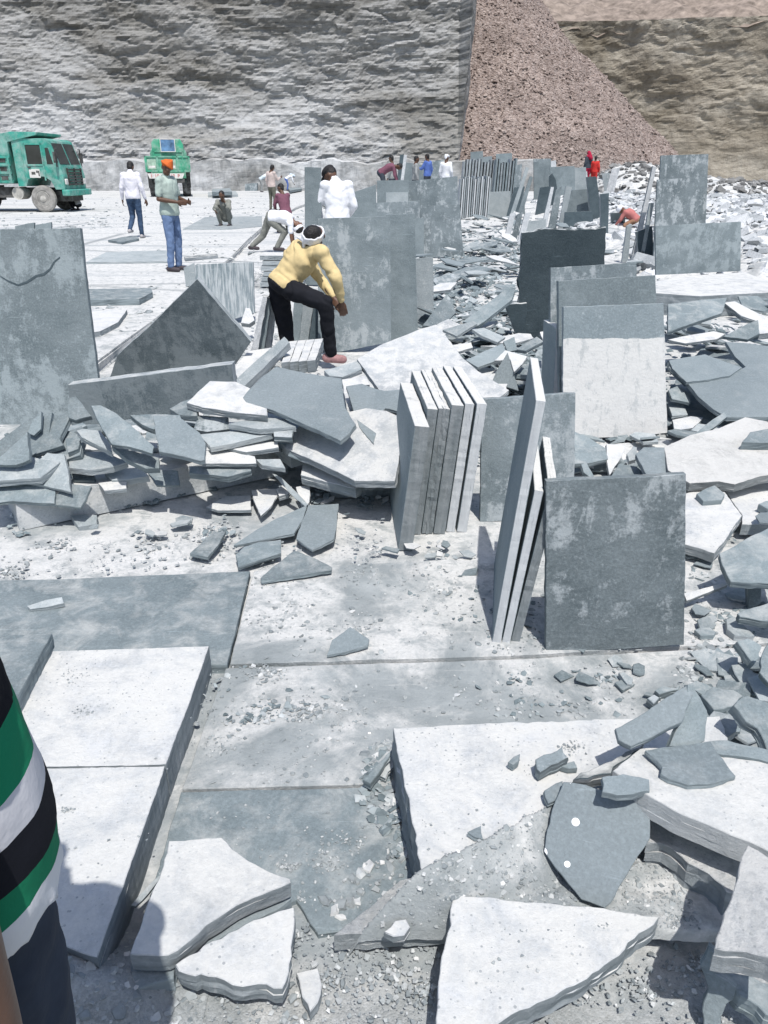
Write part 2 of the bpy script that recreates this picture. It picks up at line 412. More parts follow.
# ------------------------------------------------------------------ cliffs
def cliff_material(name, pal, dustcol, dust=.5, streak=.3, sc=1.0, band=None, strat=(.9, .9, 3.6), bmp=1.0):
    N = NT(name)
    tc = N('ShaderNodeTexCoord').outputs['Object']
    geo = N('ShaderNodeNewGeometry')
    n1 = N.noise(N.mapping(tc, (.10 * sc, .10, .28 * sc)), 1.0, 10, .68, .8)
    c = N.ramp(n1, [(.28, pal[0]), (.45, pal[1]), (.58, pal[2]), (.75, pal[3])])
    s = N.noise(N.mapping(tc, strat), 1.0, 9, .72, .7)
    c = N.mix(1.0, c, N.ramp(s, [(.34, .66), (.5, 1.0), (.66, 1.22)]), 'MULTIPLY')
    s3 = N.noise(N.mapping(tc, (.35, .35, 7.0)), 1.0, 6, .7, .3)
    c = N.mix(N.math('MULTIPLY', N.ramp(N.noise(tc, .12, 4), [(.4, 0.0), (.6, 1.0)]), .7), c, N.mix(1.0, c, N.ramp(s3, [(.36, .6), (.5, 1.05), (.64, 1.2)]), 'MULTIPLY'))
    ck = N('ShaderNodeTexVoronoi', feature='DISTANCE_TO_EDGE', _Vector=N.mapping(tc, (.55, .55, 1.3)), _Scale=1.0).outputs['Distance']
    c = N.mix(N.math('MULTIPLY', N.ramp(ck, [(.0, 1.0), (.05, 0.0)]), N.ramp(N.noise(tc, .4, 5), [(.5, 0.0), (.62, .7)])), c, pal[0])
    v = N.noise(N.mapping(tc, (1.1, .3, .06)), 1.0, 7, .65)
    c = N.mix(N.math('MULTIPLY', N.ramp(v, [(.5, 0.0), (.68, 1.0)]), streak), c, pal[0])
    wz = N('ShaderNodeSeparateXYZ', _0=geo.outputs['Normal']).outputs[2]
    dz = N.ramp(N.math('ADD', wz, N.math('MULTIPLY', N.math('SUBTRACT', N.noise(tc, 1.2, 8, .7), .5), .9)), [(-.15, 0.0), (.9, 1.0)])
    c = N.mix(N.math('MULTIPLY', dz, dust), c, dustcol)
    z = N('ShaderNodeSeparateXYZ', _0=tc).outputs[2]
    if band:
        lowm = N.ramp(N('ShaderNodeMapRange', _0=N.math('ADD', z, N.math('MULTIPLY', N.noise(tc, .12, 7, .65), 9.0)), _1=15.0, _2=5.0).outputs[0], [(.1, 0.0), (.85, 1.0)])
        c = N.mix(N.math('MULTIPLY', lowm, N.math('MULTIPLY', N.ramp(N.noise(tc, .6, 9, .72), [(.32, .15), (.53, 1.0)]), band)), c, dustcol)
    wide = N.noise(N.mapping(tc, (.055, .055, .12)), 1.0, 7, .62, .6)
    c = N.mix(1.0, c, N.ramp(wide, [(.38, (.66, .64, .60)), (.5, (1.0, 1.0, 1.0)), (.62, (1.22, 1.23, 1.25))]), 'MULTIPLY')
    h = N.math('ADD', N.math('MULTIPLY', s, 1.0), N.noise(tc, 3.0, 9, .72))
    return N.done(c, .95, N.bump(h, bmp, .22), .1)
def cliff(name, label, x0, x1, z1, place, fdep, mat, nx, nz):
    """dx/dz grid; place(s, z, depth) -> world; fdep = ledges and hollows"""
    V, Q = [], []
    for j in range(nz):
        z = z1 * j / (nz - 1)
        for i in range(nx):
            s = x0 + (x1 - x0) * i / (nx - 1)
            V.append(place(s, z, fdep(s, z)))
    for j in range(nz - 1):
        for i in range(nx - 1):
            a = j * nx + i
            Q.append((a, a + 1, a + nx + 1, a + nx))
    o = link(name, mesh(name, V, Q), mat)
    return tag(o, label, 'cliff', kind='structure')
def ledges(s, z, seed, amp, th):
    w = z + fbm(s * .06, z * .05, seed, 3) * 1.2
    k = w / th
    fl = math.floor(k)
    fr = k - fl
    hs = noise.noise(Vector((s * .11 + fl * 7.3, fl * 3.1, seed))) + .5 * noise.noise(Vector((s * .45 + fl * 2.3, fl * 1.7, seed)))
    e = min(1, fr * 5)
    hp = noise.noise(Vector((s * .11 + (fl - 1) * 7.3, (fl - 1) * 3.1, seed))) + .5 * noise.noise(Vector((s * .45 + (fl - 1) * 2.3, (fl - 1) * 1.7, seed)))
    return amp * (hp + (hs - hp) * e)
def blocks(s, z, seed, fs, fz, amp):
    """fractured rock: every joint-bounded block stands out or in by its own amount"""
    w = fbm(s * .5, z * .5, seed, 3) * .5
    d, pts = noise.voronoi(Vector((s * fs + w * .5, z * fz + w * .35, seed)))
    h = noise.noise(Vector(pts[0]) * 5.3)
    return amp * h * min(1, (d[1] - d[0]) * 5 + .25)
def dep_left(s, z):
    big = fbm(s * .05, z * .07, 4, 4) * 2.2
    return big + blocks(s, z, 3, .22, .75, .55) + blocks(s, z, 13, .7, 2.4, .27) + blocks(s, z, 23, 1.9, 5.0, .13) + ledges(s, z, 1, .14, 1.1) + fbm(s * 2.4, z * 4.2, 8, 4) * .06 + z * .14
LEFT = cliff_material('cliff_grey', [(.15, .145, .13), (.235, .232, .22), (.31, .308, .298), (.38, .38, .372)], (.54, .55, .555), .36, .25, 1.0, .85)
XE = 6.25
def place_left(s, z, d):
    # face runs along x then turns back into the quarry at the corner
    if s <= XE: return (s, 70.5 + d, z)
    return (XE + (s - XE) * .12 + d * .25, 70.5 + (s - XE) + d * .3, z)
cliff('quarry_cliff', 'grey stepped quarry face behind the trucks', -62, 27, 25, place_left, dep_left, LEFT, 560, 170)
BENCH = cliff_material('bench_wall', [(.26, .265, .265), (.37, .375, .375), (.43, .435, .435), (.49, .495, .495)], (.53, .54, .545), .6, .5, 1.6, None, (1.5, 1.5, .35), .5)
def dep_b(s, z): return fbm(s * .2, z * .15, 5, 4) * .35 + fbm(s * 1.4, z * .8, 15, 4) * .12 + (fbm(s * .25, 1, 44, 3) * .8 + 2.2 if z > 2.25 else 0)
cliff('quarry_bench', 'low pale sawn bench wall at the foot of the cliff', -62, 13, 2.35, lambda s, z, d: (s, 67.2 + d + max(0, s - 8) * .5, z * (1 + .16 * fbm(s * .35, 3, 9, 5))), dep_b, BENCH, 300, 22)
RIGHT = cliff_material('cliff_brown', [(.165, .142, .108), (.24, .212, .168), (.29, .262, .215), (.335, .308, .262)], (.34, .325, .285), .35, .45, .9, None, (.7, .7, 1.5), .8)
def dep_right(s, z):
    return fbm(s * .05, z * .06, 24, 4) * 2.0 + (blocks(s, z, 43, .18, .5, .42) + blocks(s, z, 53, .6, 1.5, .28)) * (1 if z > 5 else .3) + fbm(s * .6, z * .8, 26, 6) * .16 * (1 if z > 5 else .5) + z * .05
def place_right(s, z, d):
    if z > 18.6: d += (z - 18.6) * 1.6 + 1.2
    return (s, 112 + d - max(0, s - 30) * .25, z)
cliff('far_cliff', 'brown quarry face beyond the scree', 2, 110, 18.6, place_right, dep_right, RIGHT, 430, 110)
SOIL = plain('red_soil', (.235, .195, .165), .95, .1, var=.6, scale=.9, bmp=.6)
V, Q = [], []
for j in range(40):
    for i in range(160):
        s = -10 + 130 * i / 159; k = j / 39
        V.append((s, 112.4 + 30 * k - max(0, s - 30) * .25 + fbm(s * .1, k * 4, 31, 4) * .4, 17.5 + 14 * k + fbm(s * .8, 2, 77, 4) * .5 * (1 - k) + fbm(s * .25, k * 9, 33, 5) * 1.0))
for j in range(39):
    for i in range(159): a = j * 160 + i; Q.append((a, a + 1, a + 161, a + 160))
tag(link('soil_slope', mesh('soil_slope', V, Q, True), SOIL), kind='structure')
# scree cone
def scree_mat():
    N = NT('scree')
    tc = N('ShaderNodeTexCoord').outputs['Object']
    vo = N('ShaderNodeTexVoronoi', _Vector=N.mapping(tc, (1, 1, 1.6)), _Scale=5.5)
    g = N('ShaderNodeSeparateColor', _0=vo.outputs['Color']).outputs[0]
    c = N.ramp(g, [(0.0, (.19, .15, .134)), (.5, (.275, .223, .20)), (1.0, (.385, .325, .295))])
    z = N('ShaderNodeSeparateXYZ', _0=tc).outputs[2]
    low = N.ramp(N('ShaderNodeMapRange', _0=N.math('ADD', z, N.math('MULTIPLY', N.noise(tc, .3, 5), 3.0)), _1=4.2, _2=1.2).outputs[0], [(0.0, 0.0), (1.0, 1.0)])
    c = N.mix(N.math('MULTIPLY', low, .75), c, N.ramp(g, [(0.0, (.13, .13, .125)), (1.0, (.33, .335, .33))]))
    c = N.mix(1.0, c, N.ramp(N.noise(tc, .25, 6), [(.3, .8), (.7, 1.2)]), 'MULTIPLY')
    return N.done(c, .95, N.bump(N.math('ADD', vo.outputs['Distance'], N.noise(tc, 4, 6)), 1.0, .16), .1)
SCREE = scree_mat()
AX, AY, AH, AS = 10.2, 93.5, 22.0, .93
def scree_z(x, y):
    dx, dy = x - AX, y - AY
    r = math.hypot(dx, dy)
    return AH - AS * r + fbm(x * .12, y * .12, 51, 4) * 1.1
V, Q = [], []
nx, ny = 260, 190
for j in range(ny):
    for i in range(nx):
        x = -16 + 54 * i / (nx - 1); y = 67 + 50 * j / (ny - 1)
        z = scree_z(x, y)
        if z > -.3: z += fbm(x * 1.3, y * 1.3, 53, 4) * .28 + noise.noise(Vector((x * 2.9, y * 2.9, 3))) * .2
        V.append((x, y, max(z, -.4)))
for j in range(ny - 1):
    for i in range(nx - 1): a = j * nx + i; Q.append((a, a + 1, a + nx + 1, a + nx))
tag(link('scree_slope', mesh('scree_slope', V, Q), SCREE), kind='structure')
# ------------------------------------------------------------------ loose rock as stuff
def chunk_mesh(name, items, flat=.6):
    """many angular stones in one mesh; items = (x, y, z, size)"""
    V, Q = [], []
    rng = random.Random(len(items))
    for (x, y, z, s) in items:
        k = rng.choice((4, 5, 5, 6))
        a0 = rng.random() * 6.28
        e = rng.uniform(.55, 1.0)
        h = s * flat * rng.uniform(.25, 1)
        ring = [(math.cos(a0 + q * 6.283 / k + rng.uniform(-.35, .35)) * s * rng.uniform(.7, 1.1), math.sin(a0 + q * 6.283 / k + rng.uniform(-.35, .35)) * s * e * rng.uniform(.7, 1.1)) for q in range(k)]
        q_ = Matrix.Rotation(rng.uniform(-.5, .5), 3, 'X') @ Matrix.Rotation(rng.uniform(-.5, .5), 3, 'Y') @ Matrix.Rotation(rng.random() * 6.28, 3, 'Z')
        b = len(V)
        sx = rng.uniform(.6, .95)
        for (u, v) in ring: V.append(Vector((x, y, z)) + q_ @ Vector((u, v, -h / 2)))
        for (u, v) in ring: V.append(Vector((x, y, z)) + q_ @ Vector((u * sx + rng.uniform(-.1, .1) * s, v * sx + rng.uniform(-.1, .1) * s, h / 2 + rng.uniform(-.15, .15) * h)))
        Q.append(list(range(b + k, b + 2 * k)))
        Q.append(list(range(b, b + k))[::-1])
        for q in range(k): Q.append((b + q, b + (q + 1) % k, b + k + (q + 1) % k, b + k + q))
    return mesh(name, V, Q)
def chip_mat(name, stops):
    N = NT(name)
    geo = N('ShaderNodeNewGeometry')
    tc = N('ShaderNodeTexCoord').outputs['Object']
    c = N.ramp(geo.outputs['Random Per Island'], stops)
    c = N.mix(1.0, c, N.ramp(N.noise(tc, 40, 5), [(.3, .8), (.7, 1.2)]), 'MULTIPLY')
    return N.done(c, .85, N.bump(N.noise(tc, 60, 6), .4, .005), .2)
CHIP = chip_mat('stone_chips', [(0.0, (.19, .215, .225)), (.55, (.30, .322, .325)), (.9, (.42, .437, .437)), (1.0, (.58, .585, .575))])
WHITE_RUB = chip_mat('white_rubble', [(0.0, (.24, .26, .27)), (.35, (.40, .42, .43)), (1.0, (.60, .61, .62))])
DARK_RUB = chip_mat('dark_rubble', [(0.0, (.10, .10, .10)), (.6, (.2, .2, .195)), (1.0, (.36, .36, .35))])
SCREE_RUB = chip_mat('scree_rubble', [(0.0, (.18, .142, .127)), (.5, (.275, .222, .198)), (1.0, (.385, .325, .295))])
SLCHIP = chip_mat('slate_chips', [(0.0, (.11, .14, .152)), (.5, (.20, .238, .25)), (.82, (.29, .325, .335)), (1.0, (.52, .535, .535))])
def inpoly(x, y, p):
    c = False
    for i in range(len(p)):
        (x1, y1), (x2, y2) = p[i - 1], p[i]
        if (y1 > y) != (y2 > y) and x < (x2 - x1) * (y - y1) / (y2 - y1) + x1: c = not c
    return c
rng = random.Random(5)
it = []
while len(it) < 12000:
    x, y = rng.uniform(0, 36), rng.uniform(68, 100)
    z = scree_z(x, y)
    if z < -.2: continue
    it.append((x, y, z + .04, rng.choice((.05, .07, .09, .11, .14, .22)) * rng.uniform(.7, 1.2)))
tag(link('scree_stones', chunk_mesh('scree_stones', it, .7), SCREE_RUB), kind='stuff')
# white rubble bank on the right and the grey bank behind it
def bank(name, poly, hfun, n, sizes, mat, base_mat):
    x0, x1 = min(p[0] for p in poly), max(p[0] for p in poly)
    y0, y1 = min(p[1] for p in poly), max(p[1] for p in poly)
    V, Q = [], []
    a, b = 70, 70
    for j in range(b):
        for i in range(a):
            x = x0 + (x1 - x0) * i / (a - 1); y = y0 + (y1 - y0) * j / (b - 1)
            V.append((x, y, hfun(x, y) + fbm(x * 1.1, y * 1.1, 61, 4) * .12))
    for j in range(b - 1):
        for i in range(a - 1): q = j * a + i; Q.append((q, q + 1, q + a + 1, q + a))
    tag(link(name + '_bank', mesh(name, V, Q), base_mat), kind='stuff')
    it = []
    while len(it) < n:
        x, y = rng.uniform(x0, x1), rng.uniform(y0, y1)
        if not inpoly(x, y, poly): continue
        h = hfun(x, y)
        if h < -.02: continue
        it.append((x, y, h + .04, rng.choice(sizes) * rng.uniform(.6, 1.3)))
    tag(link(name, chunk_mesh(name, it, .6), mat), kind='stuff')
def hb(x, y):
    return -.12 + .62 * max(0, min(1, (x - 3.4 - .06 * (y - 12)) / 3.5)) * max(0, min(1, (y - 8.5) / 4)) * max(0, min(1, (44 - y) / 8)) + fbm(x * .5, y * .4, 63, 4) * .25
bank('white_rubble', [(3.6, 9), (11, 9), (28, 44), (7.5, 44), (5.0, 22)], hb, 9000, (.05, .07, .09, .12, .15, .24), WHITE_RUB, FLOOR)
def hd(x, y):
    return -.2 + max(0, min(1, (x - 12) / 4)) * max(.5, 2.3 - (x - 15) * .14) * max(0, 1 - abs(y - 54) / 8) + fbm(x * .3, y * .3, 65, 4) * .5
bank('grey_rubble', [(12, 46), (60, 46), (60, 64), (12, 64)], hd, 3600, (.10, .15, .22, .34), DARK_RUB, FLOOR)
A4 = lambda p: zp(p, 0, 390, 3.84)
B4 = lambda p: zp(p, 150, 390, 3.84)
C4 = lambda p: zp(p, 220, 330, 3.84)
E4 = lambda p: zp(p, 380, 260, 3.84)
F4 = lambda p: zp(p, 568, 300, 3.84)
G4 = lambda p: zp(p, 568, 420, 3.84)
H4 = lambda p: zp(p, 568, 560, 3.84)
S7 = lambda p: zp(p, 520, 680, 3.097)
S8 = lambda p: zp(p, 560, 840, 3.69)
Z5 = lambda p: zp(p, 220, 320, 2.56)
FS = 'floor slab'; SS = 'stone slab'; SH_ = 'stone shard'
# ------------------------------------------------------------------ foreground floor slabs
lie('floor_flagstone', 'smooth grey floor slab at left with a stone sliver lying on it', [(-160, 584), (60, 579), (250, 571), (240, 612), (227, 664), (100, 668), (-160, 676)], .03, 0, 0, .05, M['grey'], .002, FS)
lie('floor_flagstone', 'broad dusty floor slab reaching right from the smooth grey slab', [(254, 571), (500, 556), (900, 540), (900, 637), (700, 645), (520, 655), (230, 664), (243, 612)], .018, 0, 0, .05, FLOOR, .003, FS)
lie('floor_flagstone', 'dusty chip-littered floor slab between the joint and the white block', [(226, 668), (520, 659), (700, 649), (900, 641), (900, 730), (600, 800), (364, 784), (182, 789), (204, 726)], .012, 0, 0, .05, FLOOR, .002, FS)
lie('floor_flagstone', 'clean grey floor slab left of the large white slab, with a fan of flakes', [(181, 792), (364, 787), (480, 786), (480, 915), (318, 934), (296, 900), (130, 960)], .008, 0, 0, .05, M['grey'], .003, FS)
# white block at left: two slabs end to end
lie('bedrock_block', 'white dusty block at left, the farther of two laid end to end', [(-40, 655), (52, 651), (209, 646), (188, 706), (166, 764), (60, 766), (-60, 767)], .105, 0, 0, .125, M['dusty'], .002, 'stone block', lay=.0008)
lie('bedrock_block', 'white dusty block at left, the nearer of two beside the striped shirt', [(-60, 769), (60, 768), (165, 766), (140, 838), (97, 958), (30, 935), (-60, 940)], .105, 0, 0, .125, M['dusty'], .002, 'stone block', lay=.0008)
lie('flagstone', 'grey slab end lying on the white block above the striped shirt', [(-70, 640), (52, 633), (16, 700), (-70, 705)], .16, 0, 0, .055, M['grey'], .003)
lie('stone_sliver', 'tapered stone sliver lying on the smooth grey floor slab', [(27, 606), (45, 600), (62, 597), (64, 603), (46, 607), (30, 609)], .05, 12, 0, .018, M['pale'], .002, 'stone piece')
# broken slab bottom left
def crack(label_parent, pts, w, off):
    mw = label_parent.matrix_world; n = mw.to_3x3() @ Vector((0, 0, 1)); pt = mw.translation + n * off
    W = [PP(x, y, pt, n) - mw.translation for x, y in pts]
    Mi = mw.to_3x3().inverted(); W = [Mi @ p for p in W]
    V, Q = [], []
    for i, p in enumerate(W):
        d = (W[min(i + 1, len(W) - 1)] - W[max(i - 1, 0)]).normalized(); s_ = Vector((-d.y, d.x, 0)) * w * (.35 + .65 * math.sin(math.pi * (i + .5) / len(W)))
        V += [p + s_, p - s_]
        if i: Q.append((2 * i - 2, 2 * i - 1, 2 * i + 1, 2 * i))
    o = link('crack', mesh('crack', V, Q), M['dark'])
    o.parent = label_parent
    return o
T5 = lambda p: zp(p, 120, 820, 3.84)
lie('flagstone', 'grey lower slab under the broken white shard at bottom left', T5([(35, 660), (45, 540), (100, 450), (400, 250), (600, 262), (658, 300), (600, 345), (420, 430), (215, 550), (205, 605)]), .05, 0, 0, .045, M['clean'], .003)
lie('flagstone', 'white shard with a curved broken edge in the shadow of the striped shirt', T5([(188, 80), (390, 66), (430, 110), (520, 168), (600, 208), (653, 225), (655, 238), (580, 270), (450, 325), (380, 372), (330, 402), (270, 460), (220, 500), (185, 518), (38, 515), (75, 420), (118, 290), (150, 225)]), .105, 0, 0, .045, M['dusty'], .003)
lie('flagstone', 'white triangular shard with layered front edge at bottom left', T5([(212, 555), (320, 480), (480, 400), (580, 362), (668, 333), (668, 420), (660, 520), (622, 645), (530, 628), (470, 640), (400, 612), (310, 590), (290, 600), (225, 578)]), .085, 3, 2, .05, M['dusty'], .007)
lie('stone_piece', 'flat white piece right of the layered triangular shard', [(296, 973), (318, 968), (322, 985), (318, 1002), (310, 1012), (302, 996)], .03, 0, 0, .025, M['dusty'], .004, 'stone piece')
lie('stone_sliver', 'thin pale sliver leaning by the nearer white block', T5([(42, 328), (120, 240), (150, 212), (158, 220), (125, 262), (60, 332)]), .06, 20, 10, .012, M['pale'], .002, 'stone piece')
# big white slab, centre foreground
lie('bedrock_block', 'large white slab in the centre foreground with a dark jagged left edge', [(393, 728), (470, 724), (620, 719), (720, 716), (740, 770), (640, 785), (560, 802), (515, 828), (470, 856), (424, 881), (410, 810), (404, 780)], .17, 0, 0, .19, M['dusty'], .006, 'stone block', lay=.006)
lie('flagstone', 'low slab edge showing under gravel at bottom centre', [(334, 935), (392, 931), (448, 928), (600, 925), (706, 917), (720, 860), (560, 850), (400, 880)], .062, 0, 0, .05, M['gritty'], .004)
lie('flagstone', 'white slab with a long curved broken edge at the bottom of the picture', zp([(135, 508), (330, 525), (550, 555), (540, 568), (510, 585), (482, 618), (440, 650), (380, 690), (340, 712), (255, 748), (190, 790), (100, 840), (108, 720), (124, 600)], 384, 640, 2), .125, 2, 0, .055, M['dusty'], .005, lay=.0025)
lie('flagstone', 'low broken bedrock slab with a dark splintered front under the raised slab', S7([(392, 420), (520, 380), (768, 480), (800, 700), (640, 655), (585, 600), (520, 565), (470, 520), (392, 505)]), .14, 2, -3, .11, M['mottled'], .008, lay=.010)
lie('flagstone', 'white slab raised over a dark gap at right foreground', S7([(288, 280), (372, 212), (470, 205), (620, 235), (768, 252), (900, 262), (900, 590), (768, 528), (710, 500), (600, 455), (500, 415), (400, 360)]), .265, 0, 0, .062, M['dusty_pale'], .003)
pA, pB, pC = P(605, 908, .085), P(548, 790, .215), P(650, 790, .245)
plate('stone_shard', 'large grey shard flecked with white paint, propped against the white slab', S7([(135, 315), (205, 325), (255, 340), (350, 350), (400, 345), (402, 490), (365, 545), (330, 605), (280, 690), (262, 706), (190, 680), (130, 605), (75, 530), (100, 400), (128, 335)]), pA, (pC - pA).cross(pB - pA).normalized(), .018, M['paint'], .003, SH_)
lie('stone_shard', 'small grey shard behind the paint-flecked shard', S7([(253, 300), (320, 290), (400, 308), (402, 342), (350, 352), (300, 356), (255, 345)]), .275, 8, 0, .02, M['clean'], .004, SH_)
lie('stone_shard', 'small grey corner at the left of the paint-flecked shard', S7([(75, 342), (132, 312), (135, 340), (110, 372), (88, 382)]), .2, 10, 0, .02, M['clean'], .004, SH_)
lie('stone_shard', 'dark piece added as the shadowed jagged left end of the raised slab', S7([(165, 308), (190, 285), (285, 250), (345, 215), (385, 198), (372, 216), (290, 270), (282, 290), (230, 296)]), .24, 15, 0, .05, M['dark'], .006, SH_)  # shadow on the raised slab's jagged end, put in as a dark shard
plate('stone_shard', 'tilted grey shard with a dark underside on the raised slab', S7([(295, 150), (330, 132), (362, 115), (440, 62), (520, 15), (540, 38), (515, 90), (500, 130), (430, 165), (345, 205), (305, 185)]), P(632, 735, .31), tilt(24, -6), .022, M['clean'], .003, SH_)
plate('stone_shard', 'upright grey shard behind the tilted one on the raised slab', S7([(520, 15), (545, 35), (580, 95), (572, 190), (540, 205), (462, 206), (500, 130)]), P(694, 744, .275), tilt(50, 5), .02, M['grey'], .003, SH_)
lie('stone_shard', 'flat grey shard with one paint spot on the raised slab', S7([(388, 218), (468, 206), (590, 190), (612, 226), (640, 262), (668, 296), (580, 322), (520, 325), (460, 305), (436, 290), (440, 268)]), .283, 4, 0, .015, M['clean'], .004, SH_)
lie('stone_piece', 'chunky grey stone with a scratched face on the large white slab', S7([(48, 245), (75, 230), (130, 205), (150, 240), (118, 256), (62, 285), (52, 275)]), .215, 12, 0, .04, M['stained'], .005, 'stone piece')
lie('stone_piece', 'little grey wedge beside the chunky stone on the white slab', S7([(124, 266), (168, 250), (178, 272), (150, 274)]), .19, 8, 0, .018, M['grey'], .003, 'stone piece')
lie('stone_piece', 'small grey triangle chip lying on the large white slab', zp([(472, 422), (515, 402), (522, 444), (495, 438)], 320, 700, 3.2), .185, 4, 0, .012, M['clean'], .003, 'stone piece')
lie('stone_piece', 'small dark wedge on the white slab near its middle', zp([(602, 198), (620, 180), (640, 172), (636, 196), (618, 208)], 320, 700, 3.2), .195, 8, 0, .02, M['grey'], .003, 'stone piece')
lie('stone_piece', 'round white stone on the gravel left of the bottom slab', zp([(205, 742), (240, 705), (275, 700), (288, 725), (270, 752), (235, 757)], 320, 700, 3.2), .10, 8, 0, .03, M['dusty'], .004, 'stone piece')
lie('stone_shard', 'dark narrow splinter leaning on the left edge of the large white slab', zp([(138, 255), (165, 225), (215, 172), (232, 158), (222, 185), (190, 232), (162, 268)], 320, 700, 3.2), .06, 15, 0, .03, M['grey'], .006, SH_)
lie('stone_shard', 'short dark splinter at the foot of the large white slab', zp([(190, 240), (215, 195), (232, 185), (236, 215), (210, 252)], 320, 700, 3.2), .04, 15, 0, .02, M['stained'], .006, SH_)
# bottom right
lie('flagstone', 'thick white slab jutting in at bottom right over deep shade', S8([(692, 18), (768, 62), (860, 110), (860, 480), (768, 432), (690, 412), (570, 398), (590, 330), (640, 190)]), .30, 4, -4, .065, M['mottled'], .004)
plate('stone_shard', 'upright pale shard standing under the bottom right slab', S8([(515, 460), (548, 400), (575, 420), (575, 495), (650, 545), (640, 590), (592, 660), (560, 760), (520, 760), (528, 600), (545, 545)]), P(716, 990, .09), tilt(58, -28), .03, M['grey'], .005, SH_)
lie('flagstone', 'dark slab in the shade below the bottom right slab', S8([(600, 480), (820, 540), (860, 700), (700, 590), (640, 545)]), .1, 5, 0, .05, M['grey'], .008)
# ------------------------------------------------------------------ right edge shards
lie('stone_shard', 'large grey plate tipped up at the right edge beside the standing slab', G4([(580, 512), (660, 470), (768, 415), (860, 380), (860, 640), (768, 628), (730, 625), (625, 620), (600, 570)]), .20, 14, -6, .03, M['grey'], .004, SH_)
plate('stone_shard', 'narrow upright shard under the tipped grey plate', H4([(695, 92), (745, 85), (742, 165), (720, 180), (695, 190)]), P(755, 607, .03), tilt(62, 0), .03, M['grey'], .004, SH_)
lie('stone_shard', 'pointed grey shard at the right edge below the tipped plate', H4([(650, 205), (700, 185), (768, 165), (860, 145), (860, 250), (768, 235), (710, 226), (660, 218)]), .11, 12, -4, .035, M['grey'], .005, SH_)
lie('stone_sliver', 'thin white strip leaning beside the standing stained slab', H4([(445, 128), (520, 108), (612, 84), (614, 94), (540, 124), (456, 156)]), .08, 18, 0, .018, M['dusty'], .002, 'stone piece')
lie('stone_piece', 'flat grey lozenge stone on the dust right of the stained slab', H4([(486, 268), (505, 260), (545, 259), (568, 275), (560, 288), (510, 290)]), .04, 4, 0, .018, M['grey'], .003, 'stone piece')
lie('stone_piece', 'pale stone with rounded lobes below the pointed grey shard', H4([(608, 226), (640, 216), (665, 240), (690, 265), (716, 290), (690, 294), (640, 288), (610, 264)]), .045, 4, 0, .025, M['pale'], .003, 'stone piece')
lie('stone_shard', 'grey shard leaning in the right edge pile above two flat ones', H4([(650, 312), (690, 300), (745, 330), (735, 375), (715, 402), (690, 370)]), .14, 22, 12, .03, M['grey'], .005, SH_)
lie('stone_shard', 'dark edged grey shard cut by the right picture edge', H4([(742, 365), (768, 318), (860, 300), (860, 500), (768, 470), (735, 432)]), .19, 28, -18, .04, M['grey'], .005, SH_)
lie('stone_shard', 'flat grey shard lowest in the right edge pile', H4([(628, 402), (680, 398), (720, 440), (722, 462), (758, 480), (760, 494), (690, 490), (660, 468)]), .08, 8, 4, .03, M['grey'], .005, SH_)
lie('stone_shard', 'blocky grey shard right of the upright shard', S7([(560, 45), (590, 78), (600, 92), (670, 75), (690, 50), (660, 30), (600, 20)]), .1, 6, 0, .04, M['grey'], .006, SH_)
lie('stone_shard', 'dark tilted shard at the right edge near the raised slab', S7([(662, 80), (705, 48), (768, 70), (860, 100), (860, 260), (765, 215), (735, 150), (700, 130)]), .25, 26, 8, .035, M['grey'], .005, SH_)
lie('stone_shard', 'flat grey slab under the dark tilted shard', S7([(568, 192), (640, 185), (768, 215), (860, 230), (860, 265), (720, 240), (612, 228)]), .275, 5, 0, .02, M['grey'], .004, SH_)
lie('stone_shard', 'pale triangular shard behind the upright grey one', S7([(575, 150), (600, 95), (680, 110), (668, 160), (632, 185), (600, 172)]), .16, 10, -5, .03, M['pale'], .006, SH_)
lie('stone_piece', 'stubby stone on the dusty slab behind the raised shards', H4([(335, 500), (365, 482), (395, 490), (430, 482), (425, 498), (350, 516)]), .05, 10, 0, .03, M['grey'], .005, 'stone piece')
lie('stone_piece', 'small grey stone next to the stubby stone', H4([(305, 530), (330, 515), (352, 528), (330, 552)]), .05, 10, 0, .03, M['stained'], .005, 'stone piece')
lie('stone_piece', 'squared pale stone lying alone on the dusty floor slab', H4([(195, 432), (215, 430), (250, 455), (245, 478), (228, 476)]), .035, 8, 0, .02, M['pale'], .004, 'stone piece')
# ------------------------------------------------------------------ standing slabs near
stand('flagstone', 'square grey slab with pale handprint-like stains standing at front right', [(546, 481), (612, 478), (686, 474), (685.5, 560), (684, 645), (610, 650), (546, 654)], (612, 650), 0, 4, .028, M['stained'], .002, .018)
b0, b1 = P(495, 645, .018), None
b0 = Vector((.372, 2.24, .018)); b1 = Vector((.455, 2.82, .018)); up = Vector((.083, 0, .855))
def bd(name, label, p0, p1, up, t, mat, **k):
    """board seen from its left: face turned to -x, thickness to +x"""
    return board(name, label, p0, p1, up, t, mat, **k)
bd('flagstone', 'tallest of three slabs leaning together left of the stained square slab', b1, b0, up, .030, M['sawn'], jag=.0015)
bd('flagstone', 'shorter middle slab with a pale edge leaning behind the tallest one', b1 + Vector((.034, -.02, 0)), b0 + Vector((.034, 0, 0)), Vector((.068, 0, .565)), .028, M['sawn'], jag=.0015)
bd('flagstone', 'short dark rough-edged slab, right of the three leaning together', b1 + Vector((.066, -.03, 0)), b0 + Vector((.066, .005, 0)), Vector((.082, 0, .56)), .030, M['sawn_dull'], jag=.004)
